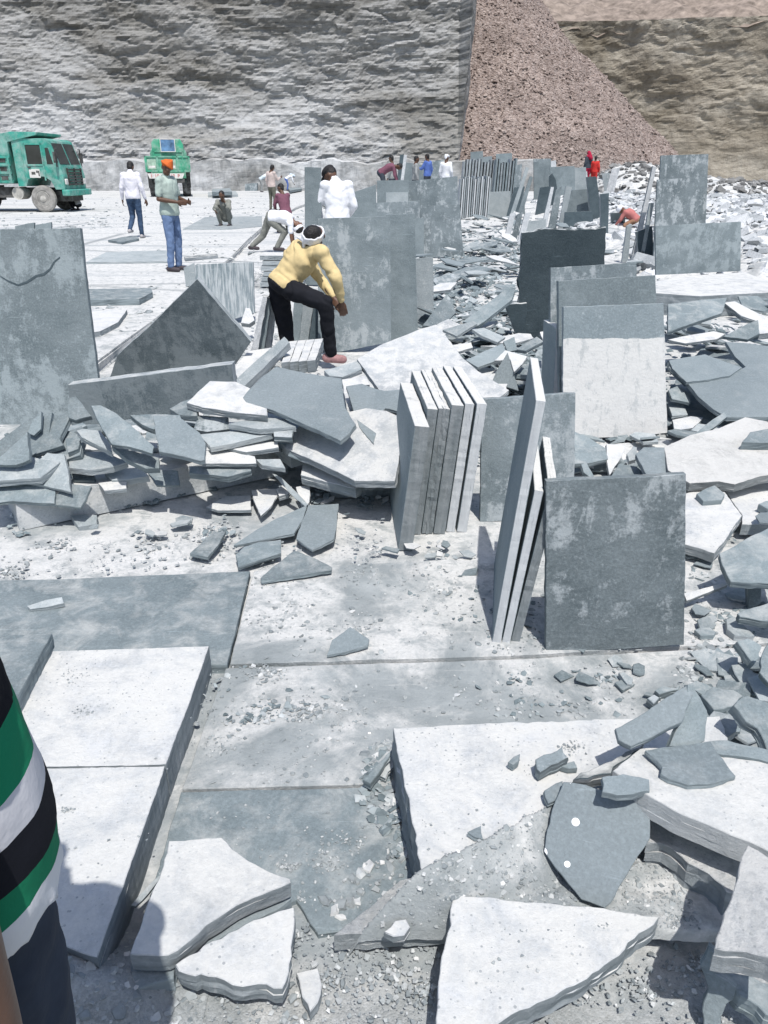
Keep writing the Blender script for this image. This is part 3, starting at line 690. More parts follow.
six = [((398.5, 550), .060, 'leftmost, a step nearer than the others', 'sawn_dull', .56), ((411, 534), .044, 'second from the left, with a dull edge', 'sawn_dull', .585), ((421.5, 533.5), .050, 'third from the left, with a crumbled rough edge', 'sawn_dull', .585), ((433.5, 533.5), .052, 'fourth from left, a little taller', 'sawn_dull', .60), ((446, 531.5), .040, 'fifth, with a bright sawn edge', 'sawn', .60), ((457, 531.5), .044, 'rightmost, with a bright sawn edge', 'sawn', .60)]
for i, (q, t, lab, mt, h) in enumerate(six):
    p = P(q[0], q[1], .0)
    bd('flagstone', 'slab in the leaning row of six, ' + lab, p + Vector((-.045, .70 - .02 * (i % 2), 0)), p, Vector((.062, 0.0, h)), t, M[mt], jag=.002, group='row of six thick slabs leaning on edge', lay=.005 if 'crumbled' in lab else .0012)
stand('flagstone', 'grey slab standing directly behind the row of six and the leaning three', [(482, 399), (530, 396), (575.5, 393), (574, 512), (530, 521), (480, 522)], (520, 521), 0, 5, .03, M['stained'], .002)
# ------------------------------------------------------------------ stack with powder coat
b = (630, 438)
stand('flagstone', 'slab coated white below and grey on top, front of the standing stack', [(563.5, 307), (615, 305), (663.5, 303.5), (667.5, 433), (640, 436), (597, 438), (563, 438)], b, 3, 9, .035, M['coat'], .003, .02, group='upright stack right of centre')
stand('flagstone', 'plain grey slab standing second in the stack behind the coated one', [(558.5, 281), (655.5, 275), (659, 430), (560, 436)], (620, 428), 3, 9, .05, M['grey'], .003, .02, group='upright stack right of centre')
stand('flagstone', 'dark speckled slab at the back of the coated stack', [(550.5, 267.5), (590, 265.5), (636.5, 262), (640, 420), (551, 428)], (600, 417), 3, 9, .04, M['stained'], .003, .02, group='upright stack right of centre')
board('flagstone', 'narrow slab with bright top set on edge at the left of the coated stack', P(552, 428, 0) + Vector((-.02, .30, 0)), P(552, 428, 0), Vector((-.02, .05, .62)), .05, M['sawn'], jag=.002, group='upright stack right of centre')
stand('flagstone', 'black slate slab with a rough top leaning over the shards in mid-picture', [(522, 233), (545, 229), (575, 230), (606, 227.5), (602, 345), (517, 345)], (560, 343), 4, -7, .04, M['dark'], .012, lay=.01)
stand('flagstone', 'small black slab below the large black one, left of two', [(505, 305), (527, 303), (526, 341), (519, 344)], (518, 344), 8, -9, .05, M['dark'], .006)
stand('flagstone', 'small black slab below the large black one, right of two', [(523, 304), (549.5, 301), (551, 336), (526, 342)], (535, 340), 8, -7, .05, M['dark'], .006)
lie('stone_piece', 'white broken edge piece between the black slabs', E4([(530, 162), (570, 148), (645, 140), (648, 160), (560, 172)]), .36, 10, 0, .03, M['dusty'], .006, 'stone piece')
# ------------------------------------------------------------------ left standing slabs
big_ = stand('flagstone', 'tall scaly grey slab with a crack line standing at the left edge', [(-60, 229.5), (20, 229), (80, 228), (88, 300), (101, 402), (101, 440), (-60, 440)], (40, 424), 0, 8, .04, M['scaly'], .002)
crack(big_, [(0, 276), (8, 281), (18, 285), (27, 282), (36, 276), (44, 274), (50, 269), (54, 262), (60, 257)], .006, .003)
stand('flagstone', 'small slab tip peeping over the tall scaly slab, left one', [(15, 226), (34, 222.5), (35, 300), (15, 300)], (25, 300), 0, 8, .04, M['grey'], .004)
stand('flagstone', 'small slab tip peeping over the tall scaly slab, right one', [(35, 225), (51, 222), (52, 300), (35, 300)], (43, 300), 0, 8, .04, M['grey'], .004)
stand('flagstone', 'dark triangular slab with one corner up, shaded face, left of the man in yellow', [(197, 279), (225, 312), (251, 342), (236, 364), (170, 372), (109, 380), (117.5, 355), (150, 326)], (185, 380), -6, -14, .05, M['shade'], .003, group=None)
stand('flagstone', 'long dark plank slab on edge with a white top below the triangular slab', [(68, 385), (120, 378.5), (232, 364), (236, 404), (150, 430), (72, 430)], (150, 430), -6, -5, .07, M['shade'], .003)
L0, L1 = P(20, 531, 0), P(288, 474, 0)
board('stone_block', 'long pale squared block at the front of the left shard heap', L0, L1, (0, .01, .15), .34, M['dusty_pale'], jag=.002, cat='stone block')
# chiselled slab, its neighbours and the flat stack behind the man in yellow
stand('flagstone', 'pale chisel-streaked slab standing behind the triangular slab', [(195, 265), (206, 264), (253, 262), (254.5, 313), (225, 322), (197, 322)], (225, 321), 0, 6, .05, M['chisel'], .003)
stand('stone_piece', 'short upright stone at the left corner of the chisel-streaked slab', [(183.5, 268), (194, 263), (196, 284), (186, 287)], (188, 287), 10, 4, .08, M['pale'], .004, SH, 'stone piece')
for k in range(6):
    y0 = 288 - 9.0 * k
    q = P(282 - k * .4, 287, .0)
    c = Vector((q.x, q.y, .0))
    w_, d_ = .62 - .02 * k, .5
    x0 = (k * 37 % 5) * .012
    tag(link('flagstone', plate_mesh('flagstone', [(-w_ / 2 + x0, 0), (w_ / 2 + x0, -.01), (w_ / 2 + x0, d_), (-w_ / 2 + x0, d_)], .062, .005, .04, random.Random(k)), M['dusty' if k == 5 else 'pale'], M=Matrix.Translation(c + Vector((0, 0, .065 + .072 * k)))),
        'thick slab in the flat stack behind the man in yellow, ' + ['lowest', 'second from the ground', 'third from the ground', 'fourth from the ground', 'second from the top', 'topmost and dustiest'][k], SS, 'flat stack behind the man in yellow')
V8 = lambda p: zp(p, 230, 260, 5.486)
for poly, mt, lab, bs in [([(100, 565), (180, 200), (205, 203), (140, 572)], 'dusty', 'pale thick slab, leftmost of those leaning behind the man in yellow', (120, 568)), ([(130, 560), (205, 205), (228, 212), (183, 520)], 'sawn_dull', 'dark edged slab leaning next to the leftmost pale one', (150, 555)), ([(180, 530), (228, 225), (250, 262), (217, 520)], 'dusty', 'pale slab leaning left of the man in yellow, nearest his leg', (200, 530)),
                          ([(335, 450), (352, 225), (402, 240), (378, 452)], 'grey', 'grey slab leaning between the legs of the man in yellow, left one', (360, 450)), ([(378, 452), (402, 240), (456, 262), (428, 452)], 'pale', 'pale slab leaning between the legs of the man in yellow', (400, 450)), ([(430, 450), (460, 255), (495, 262), (500, 450)], 'dark', 'black slab leaning by the bent knee of the man in yellow', (460, 450))]:
    stand('flagstone', lab, V8(poly), V8([bs])[0], 4, 5, .25, M[mt], .004, group='slabs leaning around the man in yellow', lay=.006)
for k in range(4):
    stand_ = [(325 + 47 * k, 446 - 4 * k), (370 + 47 * k, 442 - 4 * k), (328 + 47 * k, 556 - 3 * k), (282 + 47 * k, 562 - 3 * k)]
    lie('stone_post', 'short squared post with white top in the row of four, ' + ['leftmost', 'second from left', 'third from left', 'rightmost'][k], V8(stand_), .30 + .006 * k, 0, 0, .085, M['dusty'], .003, 'stone post', 'row of four squared posts')
lie('stone_post', 'squared grey bar lying aslant left of the row of four posts', V8([(18, 668), (150, 545), (298, 420), (326, 452), (200, 575), (78, 692)]), .30, 28, -6, .06, M['pale'], .003, 'stone post')
lie('flagstone', 'white slab showing below the slanting grey bar', V8([(20, 590), (100, 500), (230, 480), (250, 540), (120, 690), (60, 700)]), .18, 8, 0, .05, M['dusty'], .005)
lie('stone_piece', 'pointed white stone between the triangular slab and the leaning slabs', V8([(60, 345), (85, 262), (110, 265), (135, 330), (105, 350)]), .2, 42, 0, .06, M['dusty'], .006, 'stone piece')
# ------------------------------------------------------------------ mid slabs
stand('flagstone', 'big grey slab standing to the right of the man in yellow', [(318, 218.5), (350, 217.5), (390, 216), (391, 342), (340, 352), (318, 352)], (350, 350), 0, 5, .04, M['stained'], .002, group='big grey slabs right of the man in yellow')
stand('flagstone', 'narrow grey slab overlapped by the big one, to its right', [(386, 215), (414.5, 213.5), (418, 338), (388, 344)], (400, 340), 0, 5, .04, M['grey'], .002, group='big grey slabs right of the man in yellow')
stand('flagstone', 'short pale slab at the right end of the big grey slabs', [(414, 258.5), (433, 257.5), (434, 322), (416, 330)], (424, 326), 0, 5, .04, M['pale'], .003, group='big grey slabs right of the man in yellow')
stand('flagstone', 'tall plain slab standing left of the man in the white shirt and dark cap', [(304.5, 167), (321, 167.5), (322, 285), (305, 285)], (313, 285), 0, 4, .04, M['grey'], .002)
for lab, poly, bs, mt in [
    ('grey slab with a rising top edge, left of the rear stack', [(345, 195), (376, 184.5), (378, 262), (346, 262)], 262, 'grey'),
    ('wide stained slab at the back of the rear stack', [(406, 181.5), (430, 179), (457.5, 176), (460, 246), (407, 246)], 246, 'stained'),
    ('left neighbour of the wide stained slab in the rear stack', [(377, 180.5), (408.5, 180), (409, 247), (377, 247)], 247.5, 'grey'),
    ('small pale slab in front of the wide one in the rear stack', [(386, 192.5), (408, 192), (408.5, 250), (386, 250)], 250, 'pale'),
    ('long low dark slab across the rear stack', [(362, 204), (390, 202), (419.5, 200.5), (420, 256), (362, 256)], 254, 'stained'),
    ('square slab with a white scuff at the front of the rear stack', [(420.5, 206), (460, 204.5), (463.5, 256.5), (421, 258)], 257.5, 'stained'),
    ('dark narrow slab beside the scuffed one in the rear stack', [(414, 218.5), (424, 218), (424, 257), (414, 258)], 258.5, 'grey')]:
    stand('flagstone', lab, poly, (sum(p[0] for p in poly) / len(poly), bs), 0, 5, .05, M[mt], .003, group='rear stack of standing slabs')
# far right pair and platform
lie('stone_block', 'low white block carrying the wide slab at right', [(655, 281), (700, 275), (745, 272), (775, 284), (775, 292), (700, 296), (655, 293)], .22, 0, 0, .24, M['dusty'], .006, 'stone block')
stand('flagstone', 'wide pale-stained slab standing on the low white block at right', [(655.5, 226), (741, 221.5), (740.5, 271), (656, 275)], (700, 273), 0, 5, .05, M['scaly'], .002, .2)
stand('flagstone', 'tall slab with a rusty streak behind the wide slab at right', [(657.5, 179.5), (705, 177.5), (698, 268), (653, 268)], (680, 266), 0, 5, .05, M['stained'], .002)
stand('flagstone', 'tallest slab at right, its top showing above the rust-streaked one', [(661, 155.5), (708.5, 154), (704, 266), (656, 266)], (680, 264.5), 0, 5, .05, M['stained'], .002)
# leaning thin slabs and the far groups, near to far
far = [
    ('thin leaning slab edge left of the tall right pair', [(653, 166), (656.5, 167), (636, 261), (631, 261)], 261, 'dusty', 0),
    ('second thin slab edge leaning by the tall right pair', [(650, 203), (654, 203), (643, 263), (639, 262)], 263, 'pale', 0),
    ('short leaning slab edge below the tall right pair, outermost', [(627, 226), (632, 224), (628, 262), (622, 262)], 262, 'pale', 0),
    ('dark little slab in the shade behind the leaning edges', [(636, 232), (652, 226), (655, 263), (640, 265)], 263, 'dark', 0),
    ('dark upright slab with a white right edge in the far group', [(600.5, 194), (609, 193), (608, 243), (601, 241)], 242, 'dark', 6),
    ('tall leaning slab with a bright edge, tallest of the far group', [(586.5, 177), (596.5, 176.5), (603.5, 227), (592, 229)], 229, 'dark', 8),
    ('grey wedge-shaped slab in the middle of the far group', [(572, 190), (587, 189), (592, 229), (561, 229)], 228, 'grey', 0),
    ('low dark slab pair at the foot of the wedge-shaped slab', [(565, 212), (592, 211), (594, 230), (563, 230)], 231, 'dark', 0),
    ('dark slab leaning left in the far group with a pale edge', [(551, 187), (554, 187), (546, 230), (541, 230)], 230, 'dusty', 0),
    ('dark parallelogram slab at the left of the far group', [(540, 187.5), (551, 186), (544, 219), (534.5, 219)], 219, 'dark', 0),
    ('second leaning slab edge in the far group', [(556, 190), (562, 186), (556, 230), (548, 230)], 229, 'stained', 0),
    ('third leaning slab edge in the far group', [(566, 186), (572, 187), (563, 230), (558, 230)], 230, 'pale', 0),
    ('peaked slab behind the leaning ones in the far group', [(549, 176), (552, 173), (556, 180), (560, 215), (549, 215)], 214, 'dark', 0),
    ('broad pale slab at the back of the far group', [(550, 167), (574.5, 166), (576, 208), (551, 208)], 207, 'grey', 0),
    ('narrow pale slab behind the women in red', [(574, 168), (586, 167), (587, 206), (574, 206)], 205, 'pale', 0),
    ('grey slab with a dark top left of the broad pale one', [(534, 162), (551, 161.5), (551.5, 207), (534, 207)], 206, 'grey', 0),
    ('dark tipped slab behind the grey one', [(533.5, 159), (551, 158.5), (551, 205), (534, 205)], 204, 'stained', 0),
    ('small squared block behind the leaning edges', [(611, 213), (625, 212.5), (625.5, 237), (612, 238)], 237, 'dark', 0),
    ('slab edge leaning left of the far group, upper', [(526, 167), (529, 168), (512, 222), (508, 221)], 222, 'pale', 0),
    ('second slab edge leaning left of the far group', [(530, 176), (533, 177), (520, 222), (515, 222)], 222, 'grey', 0),
    ('low leaning edge before the far group, left of three', [(510, 214), (516, 212), (509, 243), (503.5, 243)], 243, 'dusty', 0),
    ('low leaning edge before the far group, middle of three', [(518, 214), (523, 212), (516, 244), (510, 244)], 244, 'stained', 0),
    ('low leaning edge before the far group, right of three', [(525, 213), (531, 212), (523, 245), (517, 244)], 245, 'dusty', 0),
    ('tan low slab with a snowy broken top before the far group', [(524, 222), (546, 219), (546, 240), (524, 243)], 241, 'pale', 0),
    ('grey slab rising behind the striped bundles', [(470.5, 152), (483, 151), (484, 205), (471, 205)], 203, 'grey', 0),
    ('second grey slab behind the striped bundles', [(483, 157), (492, 156), (493, 205), (483, 205)], 203, 'grey', 0),
    ('far slab above the dark bundle', [(496, 154), (512, 153), (513, 203), (496, 203)], 202, 'grey', 0),
    ('pale square slab below the dark bundle', [(487, 192), (510, 191), (511, 216), (487, 218)], 217, 'pale', 0),
    ('dark slab leaning beside the bundles', [(512, 166), (522, 164), (520, 200), (513, 200)], 200, 'stained', 0),
    ('slab edge leaning between the far workers, left of two', [(400, 155), (404, 154), (400, 185), (396.5, 185)], 208, 'dark', 0),
    ('pale slab edge leaning between the far workers, right of two', [(404, 155), (407, 155), (403, 185), (400, 185)], 208, 'dusty', 0),
    ('grey slab below the man in the blue shirt', [(404, 162), (424, 165), (426, 190), (404, 190)], 207, 'grey', 0),
    ('slab between the man in blue and the man in the white cap', [(427, 162), (444, 159.5), (445, 190), (428, 190)], 206, 'stained', 0)]
for lab, poly, by, mt, yaw in far:
    stand('flagstone', lab, poly, (sum(p[0] for p in poly) / len(poly), by), yaw, 4, .07, M[mt], .004, group='slabs standing in the far yard')
rg = random.Random(77)
for k in range(16):
    px = rg.uniform(500, 606) if k < 11 else rg.uniform(438, 470); by = rg.uniform(196, 222); w_ = rg.uniform(3, 11); h_ = rg.uniform(14, 36); dx = rg.uniform(-4, 9)
    stand('flagstone', 'upright slab crowded among the far rows of the yard', [(px + dx, by - h_), (px + dx + w_, by - h_ - 1), (px + w_, by + 1), (px, by)], (px, by), rg.uniform(-20, 20), 4, .06, M[rg.choice(('grey', 'dark', 'stained', 'pale', 'dusty'))], .004, group='upright slabs crowded in the far rows')
# bundles of thin slabs seen on edge
def bundle(px0, px1, ytop, ybase, n, lab, group, lean=.03, mats=('dusty', 'sawn', 'pale')):
    rg = random.Random(int(px0))
    p0, p1 = P(px0, ybase), P(px1, ybase)
    hgt = PY((px0 + px1) / 2, ytop, p0.y).z
    for k in range(n):
        a = p0.lerp(p1, k / n)
        wdt = (p1.x - p0.x) / n
        h = hgt * rg.uniform(.94, 1.04)
        o = board('thin_flagstone', lab, a + Vector((0, .7, 0)), a, Vector((lean * h + rg.uniform(-.01, .01), 0, h)), wdt * .62, M[mats[k % len(mats)]], jag=.003, seg=.2, group=group)
bundle(458, 489, 176.5, 219, 15, 'thin slab seen on its pale edge in the striped bundle left of the far yard', 'thin slabs on edge in the striped bundle')
bundle(460, 492, 160, 206, 11, 'thin dark-gapped slab on edge in the bundle behind the striped one', 'thin slabs on edge behind the striped bundle', .05, ('dusty', 'dark', 'pale'))
bundle(492, 514, 160, 207, 8, 'thin grey slab on edge in the dark bundle right of the striped one', 'thin slabs on edge in the dark bundle', .04, ('stained', 'grey', 'dusty'))
# ------------------------------------------------------------------ flat things on the rock shelf
lie('flagstone', 'flat grey slab on the white floor right of the tall scaly slab', [(80, 289), (151, 288), (152.5, 292), (139, 299), (80, 300)], SH + .07, 0, 0, .07, M['grey'], .004)
lie('flagstone', 'white floor slab below the flat grey one with a dark right side', [(80, 311), (127, 309.5), (118, 322), (100, 331), (80, 334)], SH + .05, 0, 0, .06, M['dusty'], .004)
lie('flagstone', 'long thin pale slab on the floor behind the standing slabs at left', [(86, 262), (106, 252), (174, 250), (172, 261)], SH + .035, 0, 0, .04, M['pale'], .006)
lie('iron_bar', 'dark bar lying on the floor right of the man with the orange turban', [(184, 256.5), (217, 253.5), (218, 255.5), (185, 258.5)], SH + .05, 0, 0, .05, M['dark'], .0, 'bar')
lie('flagstone', 'flat dark slab by the foot of the walking man', [(108, 240), (125, 236.5), (137, 236), (139, 238.5), (122, 242)], SH + .05, 0, 0, .05, M['grey'], .004)
lie('flagstone', 'grey floor slab under the squatting man', [(183, 229), (205, 217), (262, 216), (262, 226), (228, 229)], SH + .02, 0, 0, .03, M['pale'], .006)
for k, z in enumerate((.22, .42)):
    lie('flagstone', 'pale slab in the low pile before the bench wall, ' + ('bottom', 'top')[k], [(208 + 4 * k, 192 - 3 * k), (236 - 6 * k, 191 - 3 * k), (238 - 6 * k, 194.5 - 3 * k), (208 + 4 * k, 195 - 3 * k)], z, 0, 0, .2, M['pale' if k == 0 else 'stained'], .01, group='low pile before the bench wall')
stand('flagstone', 'pale slab tilted on end among the men by the bench wall', [(242, 186), (251, 171), (254, 172), (247, 189)], (245, 190), 0, 5, .2, M['pale'], .02)
stand('stone_piece', 'dark block beside the tilted slab by the bench wall', [(245, 184), (257, 183), (257, 191.5), (245, 192)], (250, 192), 0, 3, .5, M['stained'], .02, 0, 'stone piece')
lie('flagstone', 'flat slab on the floor by the bench wall, right of the standing man', [(288, 188), (300, 186), (302, 188.5), (290, 190.5)], .3, 0, 0, .15, M['grey'], .01)
# ------------------------------------------------------------------ shards traced one by one in the heaps
TR = [
 # left heap
 (A4, [(105, 165), (125, 115), (158, 82), (156, 150), (130, 175)], .40, 52, 0, .03, 'grey', 'slim upright shard at the back of the left heap'),
 (A4, [(98, 212), (112, 180), (190, 128), (268, 75), (275, 92), (228, 188), (242, 212), (180, 232), (112, 252)], .35, 34, -8, .04, 'grey', 'broad grey shard tilted to the right in the left heap'),
 (A4, [(256, 66), (266, 30), (290, 25), (322, 62), (350, 100), (290, 116), (262, 105)], .46, 44, 6, .05, 'grey', 'peaked shard at the top of the left heap'),
 (A4, [(350, 60), (386, 58), (450, 92), (520, 150), (592, 216), (586, 244), (500, 218), (430, 208), (392, 150)], .43, 26, 10, .03, 'grey', 'large kite-shaped grey shard in the middle of the left heap'),
 (A4, [(294, 156), (320, 148), (385, 156), (425, 205), (432, 240), (380, 215), (312, 180)], .36, 24, 12, .045, 'pale', 'pale shard wedged left of the kite-shaped one'),
 (A4, [(428, 215), (520, 236), (610, 260), (612, 300), (560, 302), (490, 268)], .30, 30, 6, .05, 'grey', 'thick shard lying under the kite-shaped one'),
 (A4, [(500, 96), (600, 92), (690, 96), (700, 118), (590, 150), (545, 132)], .44, 14, 0, .04, 'grey', 'flat shard behind the big smooth plate in the left heap'),
 (A4, [(588, 98), (660, 104), (702, 112), (768, 165), (790, 205), (785, 268), (768, 272), (690, 252), (610, 235), (600, 180)], .40, 22, -2, .035, 'clean', 'big smooth five-sided plate on the front of the left heap'),
 (A4, [(70, 346), (120, 292), (182, 240), (246, 246), (262, 320), (272, 392), (180, 370)], .27, 36, -4, .03, 'pale', 'sunlit pale shard with a straight lower edge low in the left heap'),
 (A4, [(264, 246), (330, 236), (400, 236), (490, 276), (430, 296), (350, 306), (265, 298)], .28, 12, 0, .045, 'pale', 'flat pale shard under the thick one in the left heap'),
 (A4, [(250, 186), (310, 180), (300, 226), (260, 240)], .32, 24, 0, .05, 'grey', 'small block under the peaked shard'),
 (A4, [(400, 312), (470, 300), (540, 295), (572, 330), (500, 342), (430, 346)], .21, 16, 0, .05, 'pale', 'thick weathered piece resting on the long block'),
 (A4, [(564, 312), (620, 306), (682, 310), (690, 366), (600, 366)], .20, 34, 0, .02, 'grey', 'square flake hanging over the long block'),
 (A4, [(268, 318), (360, 320), (362, 350), (280, 346)], .20, 20, 0, .04, 'grey', 'short piece in the gap of the left heap'),
 (A4, [(-60, 362), (70, 346), (140, 362), (212, 386), (210, 436), (50, 426), (-60, 440)], .20, 24, 2, .03, 'grey', 'wide flat shard at the left end of the heap'),
 (A4, [(-60, 300), (60, 280), (110, 300), (72, 350), (-60, 352)], .25, 20, 0, .04, 'grey', 'grey shard at the left picture edge in the heap'),
 (A4, [(-40, 290), (20, 240), (105, 160), (112, 268), (60, 288)], .33, 48, -4, .04, 'grey', 'upright grey shard at the left picture edge behind the heap'),
 (A4, [(214, 402), (270, 360), (350, 370), (330, 420), (310, 452), (215, 442)], .18, 34, 0, .025, 'grey', 'grey shard hanging over the left end of the long block'),
 (A4, [(374, 352), (485, 346), (486, 378), (400, 386)], .18, 10, 0, .03, 'dusty', 'dusty brick-sized piece on the long block'),
 (A4, [(270, 480), (340, 476), (372, 480), (372, 512), (300, 524)], .06, 10, 0, .06, 'pale', 'pale lump at the foot of the long block'),
 (B4, [(74, 72), (120, 45), (190, 22), (180, 64), (180, 100), (110, 95)], .42, 20, -6, .05, 'grey', 'grey end of the layered pile at the right of the left heap'),
 (B4, [(140, 48), (180, 10), (230, -35), (330, -32), (410, 5), (450, 60), (450, 98), (330, 86), (200, 66)], .46, 10, 0, .05, 'dusty', 'white layered slab on top of the pile beside the large grey plate'),
 (B4, [(166, 150), (188, 96), (300, 104), (304, 150), (220, 160)], .36, 30, 0, .03, 'stained', 'dark shaded shard under the white layered slab'),
 (B4, [(188, 170), (330, 156), (472, 150), (468, 168), (310, 206), (232, 220)], .34, 12, -3, .04, 'pale', 'long pale blade of stone in the layered pile'),
 (B4, [(268, 216), (350, 200), (490, 198), (494, 220), (370, 238)], .30, 10, 0, .035, 'dusty', 'white blade of stone below the long pale one'),
 (B4, [(200, 240), (240, 226), (330, 240), (402, 254), (408, 282), (200, 282)], .27, 14, 0, .03, 'dusty', 'flat white shard jutting from the layered pile'),
 (B4, [(408, 266), (500, 264), (520, 300), (430, 288)], .24, 14, 4, .035, 'pale', 'pale fragment at the right of the layered pile'),
 (B4, [(150, 292), (390, 288), (388, 310), (300, 332), (150, 318)], .22, 18, 0, .05, 'grey', 'shaded thick piece resting on the long block'),
 (B4, [(474, 150), (552, 144), (546, 182), (476, 178)], .36, 20, 0, .05, 'stained', 'dark stub at the right of the layered pile'),
 (B4, [(300, 130), (400, 104), (520, 110), (560, 140), (420, 150)], .39, 8, 0, .04, 'pale', 'thin shard directly under the large grey plate'),
 (B4, [(468, 320), (498, 332), (560, 390), (606, 440), (596, 447), (540, 400)], .10, 40, -24, .02, 'pale', 'narrow slip of stone leaning before the white slabs'),
 (B4, [(388, 386), (440, 380), (500, 378), (470, 440), (425, 484), (405, 440)], .05, 4, 0, .015, 'dusty', 'thin white flake on the floor before the layered pile'),
 (B4, [(484, 380), (520, 358), (545, 372), (530, 398), (496, 408)], .07, 10, 0, .04, 'dusty', 'white lump near the narrow slip of stone'),
 (B4, [(216, 448), (290, 408), (388, 404), (388, 460), (260, 462)], .03, 2, 0, .02, 'dusty', 'flat white flake on the floor below the long block'),
 (B4, [(560, 372), (615, 364), (612, 430), (600, 445), (580, 440)], .07, 14, 0, .03, 'dusty', 'upright white flake beside the narrow slip'),
 # centre plates
 (C4, [(310, 556), (318, 515), (400, 500), (560, 560), (540, 592), (520, 610), (440, 590)], .17, 10, -4, .06, 'dusty', 'white slab end lowest under the mottled white slab'),
 (C4, [(248, 452), (262, 420), (306, 365), (420, 330), (560, 300), (640, 310), (704, 336), (690, 470), (676, 560), (670, 580), (516, 578), (400, 520)], .31, 16, -8, .045, 'mottled', 'mottled white slab under the large grey plate'),
 (C4, [(468, 190), (560, 176), (575, 210), (500, 216), (520, 300), (490, 320)], .38, 8, 0, .04, 'dusty', 'white slab strip between the two grey plates'),
 (C4, [(484, 216), (545, 206), (600, 226), (650, 238), (722, 226), (735, 250), (712, 322), (650, 302), (634, 300), (622, 330), (608, 375), (590, 436), (535, 372), (510, 300)], .40, 12, -2, .02, 'clean', 'grey plate with a deep notch right of the large one'),
 (C4, [(88, 258), (105, 235), (160, 180), (215, 140), (330, 165), (466, 186), (474, 260), (482, 300), (522, 362), (498, 395), (462, 425), (380, 385), (300, 350), (200, 306), (100, 276)], .46, 14, -3, .028, 'clean', 'large smooth grey plate lying across the heap before the man in yellow'),
 (None, [(357, 359), (380, 345), (420, 329), (436, 324.5), (444, 333), (463, 358), (478, 371), (509, 390), (492, 402), (440, 402), (380, 391)], .42, 17, 0, .04, 'mottled', 'broad white slab leaning behind the row of six'),
 (None, [(380, 391), (420, 388), (470, 392), (480, 420), (430, 418), (392, 410)], .33, 10, 0, .03, 'clean', 'grey slab under the broad white one'),
 (C4, [(400, 155), (470, 135), (530, 118), (545, 150), (470, 180), (420, 175)], .40, 10, 0, .035, 'pale', 'pale slab under the sandal of the man in yellow'),
 # thin plates on the floor
 (Z5, [(35, 576), (88, 540), (140, 510), (222, 474), (212, 510), (190, 546), (120, 560), (60, 573)], .05, 3, 0, .014, 'clean', 'thin grey plate on the floor, left of the broken pair'),
 (Z5, [(226, 474), (304, 470), (298, 530), (290, 562), (236, 588), (195, 560), (208, 520)], .05, 3, 0, .014, 'clean', 'thin grey plate on the floor, right of the broken pair'),
 (Z5, [(40, 600), (62, 580), (100, 568), (156, 562), (156, 596), (46, 632)], .045, 3, 0, .02, 'grey', 'grey plate in front of the broken pair'),
 (Z5, [(104, 660), (140, 628), (190, 590), (240, 608), (286, 632), (286, 640), (190, 655), (106, 668)], .045, 3, 0, .018, 'grey', 'nearest grey plate before the broken pair'),
 (None, [(190, 553), (213, 532), (226, 531), (218, 545), (208, 557)], .045, 4, 0, .018, 'grey', 'pointed grey plate left of the broken pair'),
 (None, [(327, 655), (332, 640), (350, 627), (369, 639), (368, 645), (345, 652)], .04, 6, 0, .014, 'clean', 'lone grey shard in the middle of the floor'),
 # right heap
 (None, [(668, 304), (700, 300), (727, 297.5), (722, 313), (690, 324), (668, 332)], .46, 18, 0, .035, 'grey', 'grey plate tipped over a dark hollow in the right heap'),
 (F4, [(384, 152), (470, 134), (560, 120), (604, 130), (572, 150), (450, 166)], .34, 14, 0, .03, 'dusty', 'long white-edged shard below the tipped plate'),
 (F4, [(600, 10), (640, 4), (700, 36), (770, 70), (742, 86), (665, 60)], .44, 14, 8, .05, 'dusty', 'pale beam-like slab at the top of the right heap'),
 (F4, [(596, 140), (690, 90), (730, 76), (736, 128), (690, 152), (650, 146)], .40, 32, -10, .04, 'grey', 'shaded grey shard below the beam-like slab'),
 (F4, [(720, 86), (768, 70), (820, 60), (820, 120), (736, 130)], .42, 10, 0, .06, 'dusty', 'white slab end at the right edge of the right heap'),
 (F4, [(388, 232), (450, 220), (526, 208), (600, 236), (668, 258), (622, 290), (540, 305), (455, 315), (400, 262)], .32, 12, 4, .03, 'clean', 'cracked grey plate in the right heap, farther piece'),
 (F4, [(458, 316), (540, 306), (622, 291), (682, 256), (640, 215), (606, 160), (690, 166), (768, 176), (860, 190), (860, 470), (768, 448), (612, 450), (560, 420), (500, 370)], .27, 11, 3, .04, 'clean', 'broad grey plate filling the right heap'),
 (F4, [(480, 520), (540, 470), (600, 430), (612, 448), (560, 490), (500, 530)], .2, 30, 0, .03, 'grey', 'grey splinter below the broad plate'),
 (None, [(664, 447), (690, 435), (719, 428), (745, 417), (800, 428), (800, 470), (760, 476), (735, 484), (719, 481), (690, 483), (668, 470)], .21, 7, 0, .05, 'ochre', 'big white layered slab with an ochre tinge in the right heap'),
 (None, [(742, 442), (750, 432), (775, 427), (800, 424), (800, 443)], .28, 12, 0, .05, 'grey', 'grey block sitting on the ochre-tinged slab'),
 (G4, [(260, 130), (290, 104), (400, 106), (490, 126), (580, 150), (578, 166), (520, 196), (456, 226), (380, 240), (300, 208)], .19, 13, 0, .03, 'clean', 'smooth grey plate behind the stained square slab'),
 (G4, [(440, 285), (520, 262), (592, 262), (640, 330), (668, 366), (610, 450), (562, 512), (500, 490), (420, 468)], .11, 3, 0, .05, 'dusty', 'white slab with a right-hand broken edge beside the stained slab'),
 (G4, [(600, 266), (680, 262), (770, 268), (860, 280), (860, 405), (768, 402), (668, 400), (670, 366)], .08, 2, 0, .06, 'dusty', 'white slab at the right edge under the small stones'),
 (G4, [(494, 282), (530, 262), (562, 250), (602, 284), (592, 306), (520, 312)], .15, 8, 0, .04, 'grey', 'grey five-sided stone on the white slab'),
